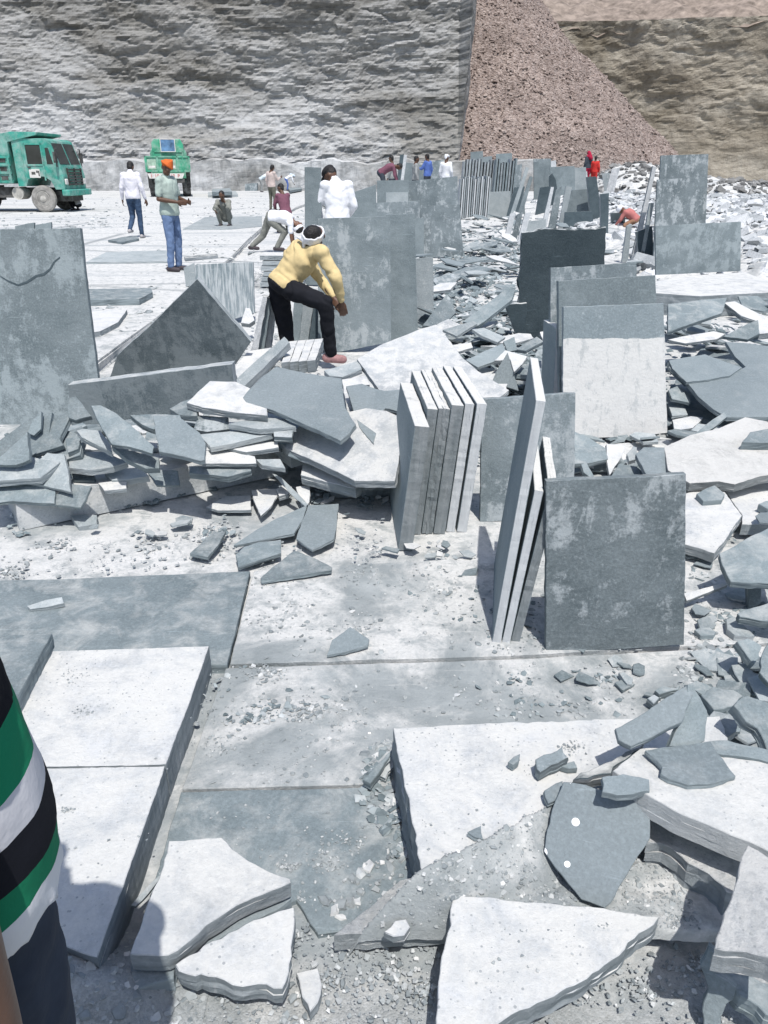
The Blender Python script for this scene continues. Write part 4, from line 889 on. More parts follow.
 (G4, [(732, 322), (760, 310), (830, 306), (830, 345), (768, 342)], .12, 8, 0, .04, 'grey', 'grey stone on the white slab at the right edge'),
 (None, [(574, 431), (590, 438), (607, 449), (608, 459), (590, 463), (574, 464)], .12, 14, 0, .03, 'grey', 'grey shard left of the coated slab foot'),
 (G4, [(148, 92), (222, 100), (200, 150), (160, 212), (150, 160)], .1, 26, 10, .02, 'dusty', 'white pointed sliver below the coated slab'),
 (G4, [(50, 170), (72, 164), (100, 215), (90, 224), (60, 200)], .1, 30, 10, .03, 'grey', 'small dark shard above the stained slab, left'),
 (G4, [(166, 215), (195, 168), (262, 178), (302, 212), (230, 222)], .12, 14, 0, .03, 'grey', 'grey shard above the stained slab'),
 (G4, [(225, 130), (250, 100), (265, 105), (262, 150), (235, 158)], .13, 20, 0, .03, 'pale', 'pale chip by the coated slab'),
 # centre heap
 (E4, [(164, 252), (210, 190), (256, 130), (274, 150), (292, 202), (236, 258)], .35, 42, 16, .05, 'stained', 'thick tilted shard right of the big grey slabs'),
 (E4, [(318, 236), (410, 168), (498, 100), (516, 122), (506, 152), (400, 236), (376, 252)], .40, 30, -12, .05, 'grey', 'long slab lying diagonally in the centre heap'),
 (E4, [(240, 268), (300, 250), (360, 234), (374, 244), (294, 292)], .34, 16, -6, .03, 'pale', 'sunlit shard below the diagonal slab'),
 (E4, [(280, 326), (350, 316), (357, 335), (300, 352)], .32, 6, 0, .03, 'dusty', 'white block end above the broad white slab'),
 (E4, [(354, 266), (400, 260), (482, 296), (452, 316), (390, 290)], .33, 14, 10, .03, 'pale', 'pale shard left of the black slabs'),
 (E4, [(330, 384), (400, 350), (470, 320), (482, 345), (445, 386), (376, 412)], .28, 18, -6, .03, 'clean', 'grey plate in the centre heap above the small triangle'),
 (E4, [(428, 470), (456, 410), (490, 355), (512, 430), (532, 502), (480, 486)], .20, 58, 0, .02, 'clean', 'small grey triangle standing on edge in the centre heap'),
 (E4, [(440, 386), (480, 346), (566, 370), (546, 400), (515, 430), (500, 382)], .27, 14, 4, .04, 'dusty', 'white layered piece behind the small triangle'),
 (E4, [(520, 342), (560, 318), (602, 294), (628, 312), (560, 348)], .30, 20, 0, .04, 'stained', 'dark ribbed shard below the black slabs'),
 (E4, [(474, 312), (516, 294), (526, 346), (490, 352)], .30, 36, 0, .025, 'grey', 'small grey shard between plate and black slabs'),
 (E4, [(614, 276), (650, 268), (652, 308), (632, 332)], .32, 12, 0, .04, 'dusty', 'white corner by the narrow slab of the coated stack'),
 (E4, [(380, 410), (450, 420), (500, 450), (480, 500), (400, 480)], .16, 6, 0, .04, 'dusty', 'white slab under the small triangle'),
]
TR += [
 (None, [(-20, 462), (0, 440), (30, 418), (52, 412), (48, 440), (30, 460)], .34, 50, 4, .04, 'grey', 'large upright grey shard leaning on the tall scaly slab'),
 (None, [(40, 452), (62, 428), (84, 436), (80, 455), (60, 462)], .30, 30, -8, .04, 'stained', 'squat grey shard in front of the tall scaly slab'),
 (None, [(-20, 470), (20, 455), (60, 462), (40, 478), (-20, 482)], .26, 18, 0, .04, 'pale', 'flat pale shard at the left end behind the wide flat one'),
 (F4, [(384, 240), (420, 250), (468, 312), (455, 322), (390, 260)], .24, 20, 14, .035, 'stained', 'dark-edged shard beside the coated slab, upper'),
 (F4, [(386, 345), (420, 330), (470, 360), (470, 395), (400, 380)], .20, 22, 10, .03, 'grey', 'grey shard beside the coated slab, middle'),
 (F4, [(384, 400), (440, 390), (460, 440), (400, 445)], .12, 10, 4, .03, 'pale', 'pale shard beside the coated slab, lower'),
 (F4, [(400, 460), (470, 446), (520, 452), (480, 490), (410, 500)], .1, 6, 0, .03, 'dusty', 'dusty shard at the foot of the coated slab'),
]
for fn, poly, z, pi_, ro, t, mt, lab in TR:
    if fn is A4 and z <= .28: z -= .03
    lie('stone_shard', lab, fn(poly) if fn else poly, z, pi_, ro, t * (.72 if fn in (A4, B4, E4, F4) else .9), M[mt], .003, SH_, lay=.002)
# ------------------------------------------------------------------ fill of loose shards: prototypes copied one by one
rng = random.Random(11)
PROTO = []
for k in range(26):
    n = rng.choice((4, 4, 5, 5, 6))
    el = rng.uniform(.4, .85)
    a0 = rng.random() * 6
    poly = [(math.cos(a0 + q * 6.283 / n + rng.uniform(-.3, .3)) * rng.uniform(.75, 1.15), el * math.sin(a0 + q * 6.283 / n + rng.uniform(-.3, .3)) * rng.uniform(.75, 1.15)) for q in range(n)]
    PROTO.append(plate_mesh('stone_shard', [(x * .2, y * .2) for x, y in poly], rng.uniform(.014, .036), .005, .03, rng))
MIX = ['grey', 'grey', 'clean', 'clean', 'stained', 'pale', 'dusty', 'pale', 'grey', 'mottled']
CACHE = {}
STUFF = ([], [], [])
MKEYS = ['grey', 'clean', 'pale', 'stained', 'dusty', 'mottled']
def fill(poly, n, zf, size, label, group, pmax=26, mix=None, stuff=False):
    x0, x1 = min(p[0] for p in poly), max(p[0] for p in poly)
    y0, y1 = min(p[1] for p in poly), max(p[1] for p in poly)
    k = 0
    while k < n:
        px, py = rng.uniform(x0, x1), rng.uniform(y0, y1)
        if not inpoly(px, py, poly): continue
        k += 1
        z = zf(px, py, rng)
        p = P(px, py, z)
        key = (rng.randrange(len(PROTO)), rng.choice(mix or MIX))
        if stuff:
            sc = rng.uniform(*size)
            T = Matrix.Translation(p) @ Matrix.Rotation(R(rng.uniform(-6, pmax)), 4, 'X') @ Matrix.Rotation(R(rng.uniform(-16, 16)), 4, 'Y') @ Matrix.Rotation(rng.random() * 6.28, 4, 'Z') @ Matrix.Diagonal((sc, sc, min(1, sc * 1.1), 1))
            b = len(STUFF[0]); me = PROTO[key[0]]
            STUFF[0].extend([T @ v.co for v in me.vertices]); STUFF[1].extend([[i + b for i in f.vertices] for f in me.polygons]); STUFF[2].extend([MKEYS.index(key[1])] * len(me.polygons))
            continue
        if key not in CACHE:
            me = PROTO[key[0]].copy(); me.materials.clear(); me.materials.append(M[key[1]]); CACHE[key] = me
        o = bpy.data.objects.new('stone_shard', CACHE[key]); COL.objects.link(o)
        s = rng.uniform(*size)
        o.scale = (s, s, rng.uniform(.7, 1.1) * min(1, s * 1.1))
        o.location = p
        o.rotation_euler = (R(rng.uniform(-6, pmax)), R(rng.uniform(-16, 16)), rng.random() * 6.28)
        tag(o, label, SH_, group)
U = lambda a, b: (lambda px, py, r: r.uniform(a, b))
fill([(0, 480), (0, 440), (60, 425), (150, 415), (230, 410), (285, 440), (285, 450), (120, 478)], 46, lambda px, py, r: .03 + max(0, min(.3, (505 - py) * .004)) * r.uniform(.3, .95), (.45, .85), 'rough shard filling the gaps of the left heap behind the long block', 'gap shards in the left heap')
fill([(0, 535), (290, 480), (300, 500), (190, 530), (60, 545)], 10, U(.03, .04), (.1, .28), 'little stone lying on the floor before the long block', 'little stones before the long block', 8, stuff=True)
fill([(250, 400), (300, 380), (500, 400), (500, 440), (390, 470), (300, 460)], 22, U(.03, .24), (.5, .9), 'shard half buried under the centre plates', 'shards under the centre plates', stuff=True)
fill([(420, 330), (435, 285), (470, 262), (520, 262), (520, 340), (555, 360), (555, 400), (500, 390), (470, 350)], 42, lambda px, py, r: r.uniform(.02, .26), (.5, 1.1), 'loose shard in the centre heap between the big grey slabs and the black slabs', 'loose shards of the centre heap', 30)
fill([(420, 225), (515, 222), (520, 262), (470, 275), (430, 290), (418, 260)], 46, lambda px, py, r: r.uniform(.02, .24), (.7, 1.9), 'flat shard in the strewn ground beyond the centre heap', 'flat shards beyond the centre heap', 16, ['clean', 'grey', 'stained', 'pale', 'dusty', 'clean', 'grey'], stuff=True)
fill([(666, 330), (690, 310), (768, 300), (768, 340), (690, 350)], 20, U(.05, .3), (.6, 1.1), 'loose shard at the top of the right heap', 'loose shards at the top of the right heap', 30)
fill([(580, 440), (668, 380), (768, 420), (768, 520), (690, 520), (690, 470), (580, 470)], 36, U(.0, .13), (.35, .8), 'loose shard low in the right heap', 'loose shards low in the right heap', 22)
fill([(570, 470), (580, 456), (665, 456), (665, 470), (690, 472), (686, 480)], 14, U(.0, .06), (.3, .6), 'small shard behind the stained square slab', 'small shards behind the stained slab', 20, stuff=True)
fill([(690, 300), (668, 290), (700, 298), (768, 296), (768, 305)], 10, U(.05, .2), (.5, 1.0), 'shard between the right heap and the low white block', 'shards before the low white block', 20, stuff=True)
fill([(700, 660), (768, 640), (768, 740), (715, 720), (690, 690)], 24, U(.01, .1), (.2, .5), 'broken piece in the pile at the right picture edge', 'broken pieces at the right picture edge', 26, ['grey', 'clean', 'grey', 'pale'])
fill([(510, 225), (520, 212), (600, 225), (650, 240), (650, 262), (612, 262), (606, 240), (520, 240)], 26, U(.02, .2), (.7, 1.6), 'shard at the feet of the far standing slabs', 'shards at the feet of the far slabs', 18, ['grey', 'pale', 'clean', 'dusty', 'grey'], stuff=True)
fill([(445, 200), (530, 205), (530, 222), (440, 222)], 22, U(.02, .3), (1.0, 2.4), 'shard strewn before the striped bundle', 'shards before the striped bundle', 14, ['grey', 'pale', 'clean', 'dusty', 'grey'], stuff=True)
fill([(300, 500), (390, 490), (395, 520), (470, 540), (480, 580), (330, 530)], 16, U(.02, .035), (.1, .28), 'small flat stone on the dust in front of the row of six', 'small flat stones before the row of six', 8, ['pale', 'dusty', 'grey'], stuff=True)
fill([(560, 640), (700, 650), (720, 690), (640, 700), (540, 690), (470, 680)], 10, U(.02, .03), (.1, .25), 'small stone on the dusty floor before the stained slab', 'small stones before the stained slab', 8, ['pale', 'grey'], stuff=True)
fill([(665, 520), (720, 520), (720, 570), (760, 610), (700, 640), (690, 600)], 12, U(.02, .05), (.15, .4), 'stone in the shade right of the stained slab', 'stones right of the stained slab', 14, ['grey', 'pale', 'clean'], stuff=True)
me = mesh('loose_shards', STUFF[0], STUFF[1])
for k in MKEYS: me.materials.append(M[k])
me.polygons.foreach_set('material_index', STUFF[2])
tag(link('loose_shards', me), kind='stuff')
# white slab fillers below heap so that nothing floats
for poly, z, mt, lab in [([(660, 400), (700, 350), (820, 340), (820, 430), (720, 440)], .12, 'grey', 'big grey slab buried beneath the broad plate of the right heap'),
                         ([(680, 480), (720, 470), (820, 475), (820, 520), (690, 530)], .05, 'dusty', 'dusty slab buried beneath the white slabs at right'),
                         ([(300, 440), (420, 400), (480, 430), (420, 480), (330, 480)], .14, 'dusty', 'dusty slab buried beneath the mottled white slab'),
                         ([(250, 420), (300, 395), (360, 390), (360, 430), (290, 450)], .28, 'pale', 'pale slab beneath the large smooth plate'),
                         ([(578, 446), (668, 440), (690, 462), (600, 475)], .02, 'dusty', 'dusty floor slab at the foot of the coated stack')]:
    lie('flagstone', lab, poly, z, 5, 0, .1, M[mt], .01)
# ------------------------------------------------------------------ gravel bank burying the foreground slabs
def gz(x, y):
    w = fbm(x * 4, y * 4, 71, 4)
    sd = (x - .06) * .555 - (y - 1.13) * .832 + w * .018
    z = .178 - .95 * sd if sd > 0 else .178 + sd * 3.5
    if sd > 0: z = max(z, .070 + .010 * w)
    z = min(z, .070 + max(0, y - 1.10) * 2.4)
    if y < 1.10: z -= (1.10 - y) * 4
    return max(z, -.02) + .004 * (sd > -.02) + w * .012 + noise.noise(Vector((x * 22, y * 22, 1))) * .006 + noise.noise(Vector((x * 60, y * 60, 1))) * .003
V, Q = [], []
for j in range(90):
    for i in range(110):
        x = -.10 + .86 * i / 109; y = 1.093 + .40 * j / 89
        e = max(0, (y - 1.40 + .35 * (x - .45)) / .1)
        V.append((x, y, gz(x, y)))
for j in range(89):
    for i in range(109): a = j * 110 + i; Q.append((a, a + 1, a + 111, a + 110))
tag(link('gravel_bank', mesh('gravel_bank', V, Q, True), FLOOR), kind='stuff')
# ------------------------------------------------------------------ chips
rng = random.Random(23)
def chips(poly, n, zf, sizes, items, clump=.7):
    x0, x1 = min(p[0] for p in poly), max(p[0] for p in poly)
    y0, y1 = min(p[1] for p in poly), max(p[1] for p in poly)
    cl = [(rng.uniform(x0, x1), rng.uniform(y0, y1), rng.uniform(.02, .09) * (x1 - x0)) for _ in range(max(3, n // 60))]
    k = 0
    while k < n:
        if rng.random() < clump:
            c = rng.choice(cl); px, py = rng.gauss(c[0], c[2]), rng.gauss(c[1], c[2] * .5)
        else: px, py = rng.uniform(x0, x1), rng.uniform(y0, y1)
        if not inpoly(px, py, poly):
            k += .2
            continue
        k += 1
        z = zf(px, py) if callable(zf) else zf
        p = P(px, py, z)
        if callable(zf): p.z = z
        items.append((p.x, p.y, p.z + .001, rng.choice(sizes) * rng.uniform(.6, 1.3)))
it = []
S1 = (.0015, .002, .003, .004, .006)
chips([(40, 930), (300, 930), (440, 945), (560, 1024), (700, 1024), (768, 1024), (768, 1060), (0, 1060), (0, 960)], 3600, .002, (.0009, .0012, .0015, .002, .003, .006), it)
chips([(295, 900), (320, 930), (440, 940), (430, 1024), (280, 1024)], 500, .003, (.0015, .002, .004, .008), it)
chips([(560, 1000), (690, 930), (760, 1010), (700, 1030)], 900, .004, (.001, .0015, .002, .004, .007), it)
chips([(180, 670), (640, 660), (640, 715), (400, 725), (360, 785), (190, 785)], 1100, .013, (.0012, .0015, .002, .003, .004, .009), it)
chips([(205, 640), (335, 690), (320, 720), (190, 730)], 220, .014, (.004, .007, .012), it)
chips([(440, 540), (700, 545), (740, 640), (500, 655), (380, 600)], 1100, .019, (.0015, .002, .003, .004, .006, .012), it)
chips([(250, 530), (440, 530), (480, 650), (240, 660)], 900, .019, (.0015, .002, .003, .004, .006, .012), it)
chips([(0, 545), (240, 520), (250, 568), (0, 580)], 700, .003, (.002, .004, .006, .012), it)
chips([(60, 660), (205, 655), (160, 880), (60, 880)], 260, .106, (.001, .0015, .002, .004), it)
chips([(400, 735), (610, 725), (560, 790), (430, 860)], 240, .171, (.001, .0015, .002, .004), it)
chips([(460, 900), (620, 925), (540, 975), (450, 1010)], 200, .126, (.001, .0015, .002, .004), it)
chips([(360, 750), (392, 740), (418, 885), (340, 920), (320, 900), (380, 850)], 420, .01, (.004, .007, .012, .018), it)
chips([(180, 800), (380, 800), (330, 930), (290, 890)], 420, .009, (.0015, .003, .005), it)
chips([(100, 380), (260, 260), (300, 215), (320, 215), (320, 380), (240, 380)], 900, .01, (.01, .02, .03), it)
chips([(690, 640), (768, 620), (768, 740), (640, 720)], 700, .012, (.004, .008, .014, .022), it)
V, Q = [], []
def g2(x, y): return .125 * math.exp(-((x + .66) / .2) ** 2 - ((y - .99) / .1) ** 2) - .012 + fbm(x * 9, y * 9, 3, 4) * .012
for j in range(50):
    for i in range(60): x = -1.0 + .65 * i / 59; y = .72 + .5 * j / 49; V.append((x, y, g2(x, y)))
for j in range(49):
    for i in range(59): a = j * 60 + i; Q.append((a, a + 1, a + 61, a + 60))
tag(link('gravel_heap', mesh('gravel_heap', V, Q, True), FLOOR), kind='stuff')
for k in range(1500):
    x = rng.uniform(-.95, -.38); y = rng.uniform(.75, 1.18); z = g2(x, y)
    if z > 0: it.append((x, y, z, rng.choice((.0015, .002, .003, .005, .008, .013)) * rng.uniform(.6, 1.3)))
for k in range(6000):
    x = rng.uniform(-.1, .66); y = 1.1 + .36 * rng.random() ** 1.2
    it.append((x, y, gz(x, y) + .001, rng.choice((.001, .0012, .0015, .002, .003, .004, .008)) * rng.uniform(.6, 1.3)))
tag(link('gravel', chunk_mesh('gravel', it, .5), CHIP), kind='stuff')
it = []
chips([(580, 395), (690, 440), (768, 500), (768, 640), (690, 640), (690, 560)], 900, .01, (.004, .008, .015, .03), it)
chips([(250, 380), (480, 395), (480, 520), (300, 500)], 500, .015, (.006, .012, .02, .035), it)
chips([(400, 240), (520, 240), (560, 400), (470, 390), (420, 330)], 4200, .02, (.02, .03, .05, .08), it)
chips([(0, 420), (290, 400), (290, 470), (0, 540)], 900, .01, (.006, .012, .025), it)
chips([(560, 260), (768, 290), (768, 420), (668, 440), (560, 440)], 1600, .02, (.015, .03, .05), it)
chips([(690, 640), (768, 620), (768, 740), (640, 720)], 500, .012, (.004, .008, .014, .022), it)
chips([(300, 200), (560, 200), (600, 215), (520, 262), (420, 262)], 1500, .01, (.03, .05, .09), it)
tag(link('slate_debris', chunk_mesh('slate_debris', it, .35), SLCHIP), kind='stuff')
it = []
chips([(362, 750), (392, 742), (412, 850), (395, 860), (360, 800)], 170, .012, (.006, .010, .016, .022), it, .3)
chips([(205, 640), (335, 690), (320, 720), (190, 730)], 130, .014, (.004, .008, .014), it)
chips([(440, 545), (640, 650), (480, 650), (380, 590)], 160, .02, (.004, .008, .013), it)
chips([(460, 665), (640, 665), (620, 715), (440, 720)], 120, .014, (.004, .008, .014), it)
chips([(690, 560), (768, 560), (768, 720), (640, 720), (690, 650)], 200, .02, (.006, .012, .02), it)
chips([(200, 490), (400, 490), (400, 560), (200, 560)], 160, .02, (.006, .010, .018), it)
tag(link('slate_flakes', chunk_mesh('slate_flakes', it, .16), SLCHIP), kind='stuff')
it = []
chips([(0, 235), (300, 200), (330, 260), (200, 330), (0, 400)], 900, SH, (.01, .015, .03, .05), it)
chips([(0, 198), (330, 194), (330, 215), (0, 235)], 500, SH, (.03, .05, .1), it)
chips([(300, 200), (560, 200), (600, 215), (420, 240)], 900, .01, (.04, .08, .14), it)
tag(link('floor_rubble', chunk_mesh('floor_rubble', it, .5), CHIP), kind='stuff')
# ------------------------------------------------------------------ people
def blob_rings(rings, seg=14):
    """closed loft: rings = (centre, side, depth, rx, ry)"""
    V, Q = [], []
    for (c, a, b, rx, ry) in rings:
        for k in range(seg):
            t = 6.28318 * k / seg
            V.append(c + a * (math.cos(t) * rx) + b * (math.sin(t) * ry))
    n = len(rings)
    for r in range(n - 1):
        for k in range(seg):
            j = (k + 1) % seg
            Q.append((r * seg + k, r * seg + j, (r + 1) * seg + j, (r + 1) * seg + k))
    Q.append(list(range(seg))[::-1]); Q.append([(n - 1) * seg + k for k in range(seg)])
    return V, Q
def basis(d, hint=Vector((1, 0, 0))):
    d = d.normalized()
    a = hint - d * hint.dot(d)
    if a.length < .1: a = Vector((0, 1, 0)) - d * d.y
    a.normalize()
    return a, d.cross(a)
def capsule(p, q, r0, r1, seg=12, flat=1.0, hint=Vector((1, 0, 0)), bulge=0):
    d = q - p
    a, b = basis(d, hint)
    u = d.normalized()
    rings = []
    for t in (-.96, -.75, -.4): rings.append((p + u * (r0 * t), a, b, r0 * math.sqrt(1 - t * t), r0 * flat * math.sqrt(1 - t * t)))
    for f in (0, .25, .5, .75, 1.0):
        r = r0 + (r1 - r0) * f + bulge * math.sin(math.pi * f ** .8)
        rings.append((p + d * f, a, b, r, r * flat))
    for t in (.4, .75, .96): rings.append((q + u * (r1 * t), a, b, r1 * math.sqrt(1 - t * t), r1 * flat * math.sqrt(1 - t * t)))
    return blob_rings(rings, seg)
def ellipsoid(c, a, b, u, ra, rb, ru):
    rings = [(c + u * (ru * math.sin(t)), a, b, ra * math.cos(t), rb * math.cos(t)) for t in [math.pi * (k / 10 - .5) for k in range(11)]]
    rings[0] = (rings[0][0], a, b, ra * .05, rb * .05); rings[-1] = (rings[-1][0], a, b, ra * .05, rb * .05)
    return blob_rings(rings, 16)
def fuse(name, parts, vox, mat, origin, parent, smooth=3, wrinkle=0, wscale=9, shrink=0):
    V, Q = [], []
    for v, q in parts:
        b = len(V); V += [p - origin for p in v]; Q += [[i + b for i in f] for f in q]
    me = mesh(name, V, Q)
    tmp = bpy.data.objects.new('tmp', me); COL.objects.link(tmp)
    r = tmp.modifiers.new('r', 'REMESH'); r.mode = 'VOXEL'; r.voxel_size = vox; r.use_smooth_shade = True
    if smooth:
        s = tmp.modifiers.new('s', 'SMOOTH'); s.iterations = smooth; s.factor = .5
    dg = bpy.context.evaluated_depsgraph_get(); dg.update()
    out = bpy.data.meshes.new_from_object(tmp.evaluated_get(dg))
    bpy.data.objects.remove(tmp); bpy.data.meshes.remove(me)
    out.name = name
    if wrinkle:
        for v in out.vertices:
            p = v.co
            w = noise.noise(Vector((p.x * wscale, p.y * wscale, p.z * wscale * 1.7))) + .5 * noise.noise(Vector((p.x * wscale * 2.3 + 5, p.y * wscale * 2.3, p.z * wscale * 3.1)))
            fold = abs(noise.noise(Vector((p.x * wscale * .8 + p.z * 4, p.y * wscale * .8 - p.z * 3, p.z * wscale * .6 + 9))))
            v.co = p + v.normal * wrinkle * (w * .6 - (1 - min(1, fold * 5)) * .9)
    out.polygons.foreach_set('use_smooth', [True] * len(out.polygons))
    out.update()
    out.materials.clear()
    o = link(name, out, mat, parent)
    return o
def hand(wr, d, palm_n, s, curl=.5):
    """palm, four unequal bent fingers and a thumb off the palm's side"""
    d = d.normalized()
    pn = (palm_n - d * palm_n.dot(d)).normalized()
    sd = d.cross(pn)
    P_ = [capsule(wr, wr + d * .045 * s, .024 * s, .020 * s, 10), ellipsoid(wr + d * .055 * s, sd, pn, d, .038 * s, .015 * s, .052 * s)]
    for k, L in enumerate((.062, .072, .068, .052)):
        b = wr + d * .092 * s + sd * (k - 1.5) * .019 * s
        d1 = (d + pn * curl * .5 + sd * (k - 1.5) * .04).normalized(); m = b + d1 * L * .55 * s
        d2 = (d + pn * curl * 1.6).normalized(); e = m + d2 * L * .5 * s
        P_ += [capsule(b - d1 * .02 * s, m, .0095 * s, .0088 * s, 8), capsule(m, e, .0088 * s, .0072 * s, 8)]
    b = wr + d * .035 * s - sd * .03 * s
    m = b + (d * .7 - sd * .7 + pn * .3).normalized() * .035 * s; e = m + (d + pn * .5).normalized() * .03 * s
    P_ += [capsule(b, m, .0125 * s, .0105 * s, 8), capsule(m, e, .0105 * s, .0085 * s, 8)]
    return P_
STAND = dict(pel=(0, 0, .90), che=(0, .01, 1.20), nec=(0, -.01, 1.40), hea=(0, .03, 1.535), shL=(-.175, -.01, 1.355), shR=(.175, -.01, 1.355), elL=(-.235, -.03, 1.09), elR=(.235, -.03, 1.09), wrL=(-.235, .06, .85), wrR=(.235, .06, .85),
             hiL=(-.085, 0, .87), hiR=(.085, 0, .87), knL=(-.10, .03, .47), knR=(.10, .03, .47), anL=(-.105, -.01, .075), anR=(.105, -.01, .075))
SQUAT = dict(pel=(0, 0, .24), che=(0, .10, .50), nec=(0, .20, .69), hea=(0, .27, .81), shL=(-.17, .18, .645), shR=(.17, .18, .645), elL=(-.22, .34, .47), elR=(.22, .34, .47), wrL=(-.10, .46, .52), wrR=(.10, .46, .52),
             hiL=(-.09, .02, .25), hiR=(.09, .02, .25), knL=(-.17, .36, .50), knR=(.17, .36, .50), anL=(-.13, .14, .075), anR=(.13, .14, .075))
BEND = dict(pel=(0, -.1, .86), che=(0, .16, 1.02), nec=(0, .36, 1.06), hea=(0, .50, 1.05), shL=(-.17, .32, 1.03), shR=(.17, .32, 1.03), elL=(-.20, .38, .76), elR=(.20, .38, .76), wrL=(-.14, .48, .53), wrR=(.14, .48, .53),
            hiL=(-.085, -.08, .84), hiR=(.085, -.08, .84), knL=(-.10, .02, .46), knR=(.10, .02, .46), anL=(-.11, -.05, .075), anR=(.11, -.05, .075))
def person(label, J, shirt, trousers, skinm=SKIN, hair=HAIR, hat=None, hatm=None, shoes=None, vox=.016, sleeve='long', legs='long', loose=1.0, face=None, toes=None, at=None, facing=0, H=1.0, hands=True, curl=.5, wr=.006, hatname=None, tuck=0.0, stout=1.0, hd=1.0, origin=None, palms=None):
    """J joints in metres (world, or local when `at` is given: facing 0 = away from the viewer, 90 = right)"""
    s = H
    if at is not None:
        f = R(facing); fw = Vector((math.sin(f), math.cos(f), 0)); rt = Vector((math.cos(f), -math.sin(f), 0))
        J = {k: Vector(at) + (rt * v[0] + fw * v[1] + Vector((0, 0, v[2]))) * s for k, v in J.items()}
        face = face if face is not None else facing
    else:
        J = {k: Vector(v) for k, v in J.items()}
        fw = Vector((math.sin(R(facing)), math.cos(R(facing)), 0))
        face = face if face is not None else facing
    org = origin if origin is not None else Vector(((J['anL'].x + J['anR'].x) / 2, (J['anL'].y + J['anR'].y) / 2, min(J['anL'].z, J['anR'].z) - .075 * s))
    root = empty('person', org)
    tag(root, label, 'person', None)
    ff = Vector((math.sin(R(face)), math.cos(R(face)), 0))
    side = (J['shR'] - J['shL']).normalized()
    hs = (J['hiR'] - J['hiL']).normalized()
    def torso(g, lo=0.0, hi=1.0):
        """rings hip -> shoulder, g = extra girth"""
        pts = [(J['pel'] * 1.0 + (J['pel'] - J['che']) * .18, .155, .115), (J['pel'], .165, .122), (J['pel'].lerp(J['che'], .5), .142 * stout, .105 * stout), (J['che'], .162, .118), (J['che'].lerp(J['nec'], .55), .17, .112), (J['che'].lerp(J['nec'], .85), .125, .085), (J['nec'], .06, .058)]
        rings = []
        for i, (c, rx, ry) in enumerate(pts):
            f_ = i / (len(pts) - 1)
            if f_ < lo - 1e-6 or f_ > hi + 1e-6: continue
            d = (pts[min(i + 1, 6)][0] - pts[max(i - 1, 0)][0]).normalized()
            sd = hs.lerp(side, f_)
            a, b = basis(d, sd)
            rings.append((c, a, b, (rx + g) * s, (ry + g) * s))
        return blob_rings(rings, 20)
    # head
    s0 = s; s = s * hd
    up = (J['hea'] - J['nec']).normalized()
    if abs(up.dot(ff)) > .75: fz = (ff - up * ff.dot(up)); fz = fz.normalized() if fz.length > .2 else Vector((0, 0, -1))
    else: fz = (ff - up * ff.dot(up)).normalized()
    hx = fz.cross(up)
    hc = J['hea']
    body = [torso(-.012)]
    body += [capsule(J['nec'] - up * .03 * s, hc - up * .03 * s, .056 * s, .052 * s)]
    body += [ellipsoid(hc + up * .02 * s, hx, fz, up, .074 * s, .094 * s, .098 * s), ellipsoid(hc + fz * .028 * s - up * .055 * s, hx, fz, up, .055 * s, .062 * s, .062 * s)]
    body += [capsule(hc + fz * .088 * s + up * .018 * s, hc + fz * .104 * s - up * .018 * s, .009 * s, .016 * s, 8), capsule(hc + fz * .084 * s - hx * .035 * s + up * .03 * s, hc + fz * .084 * s + hx * .035 * s + up * .03 * s, .014 * s, .014 * s, 8),
             capsule(hc + fz * .083 * s - hx * .02 * s - up * .055 * s, hc + fz * .083 * s + hx * .02 * s - up * .055 * s, .010 * s, .010 * s, 8)]
    for e in (-1, 1): body.append(ellipsoid(hc + hx * e * .074 * s - fz * .005 * s, fz, hx, up, .020 * s, .009 * s, .032 * s))
    sh_ = s; s = s0
    for e in 'LR':
        body += [capsule(J['sh' + e], J['el' + e], .040 * s, .033 * s), capsule(J['el' + e], J['wr' + e], .034 * s, .025 * s, bulge=.004 * s)]
        if hands:
            d = J['wr' + e] - J['el' + e]
            pn = (palms[e] if palms else ff * .3 + side * (.8 if e == 'L' else -.8))
            body += hand(J['wr' + e], d, pn, s, curl)
        body += [capsule(J['hi' + e], J['kn' + e], .078 * s, .044 * s), capsule(J['kn' + e], J['an' + e], .043 * s, .032 * s, bulge=.008 * s)]
        td = (toes[e] if toes else fw)
        body += [capsule(J['an' + e] - td * .045 * s - Vector((0, 0, .035 * s)), J['an' + e] + td * .12 * s - Vector((0, 0, .045 * s)), .034 * s, .028 * s, flat=1.0)]
    fuse('body', body, vox * .72 if hands else vox, skinm, org, root, 2)
    # shirt
    g = .016 * loose
    sh = [torso(g, tuck, .93)]
    for e in 'LR':
        sh.append(capsule(J['sh' + e].lerp(J['nec'], .12), J['el' + e] if sleeve == 'long' else J['sh' + e].lerp(J['el' + e], .72), (.060 + g * .4) * s, (.049 + g * .4) * s))
        if sleeve == 'long': sh.append(capsule(J['el' + e], J['el' + e].lerp(J['wr' + e], .93), (.049 + g * .4) * s, .036 * s))
        sh.append(capsule(J['sh' + e], J['che'].lerp(J['nec'], .6), .066 * s, .09 * s))
    if loose >= 1.4: sh.append(capsule(J['nec'] - up * .02 * s, J['nec'] + up * .035 * s, .072 * s, .066 * s))
    fuse('shirt', sh, vox, shirt, org, root, 4, wr)
    tr = [blob_rings([(J['pel'] + (J['pel'] - J['che']) * q, *basis(J['che'] - J['pel'], hs), rx * s, ry * s) for q, rx, ry in ((.42, .10, .09), (.2, .163, .128), (0, .170, .130), (-.22, .155 * stout, .118 * stout))], 20)]
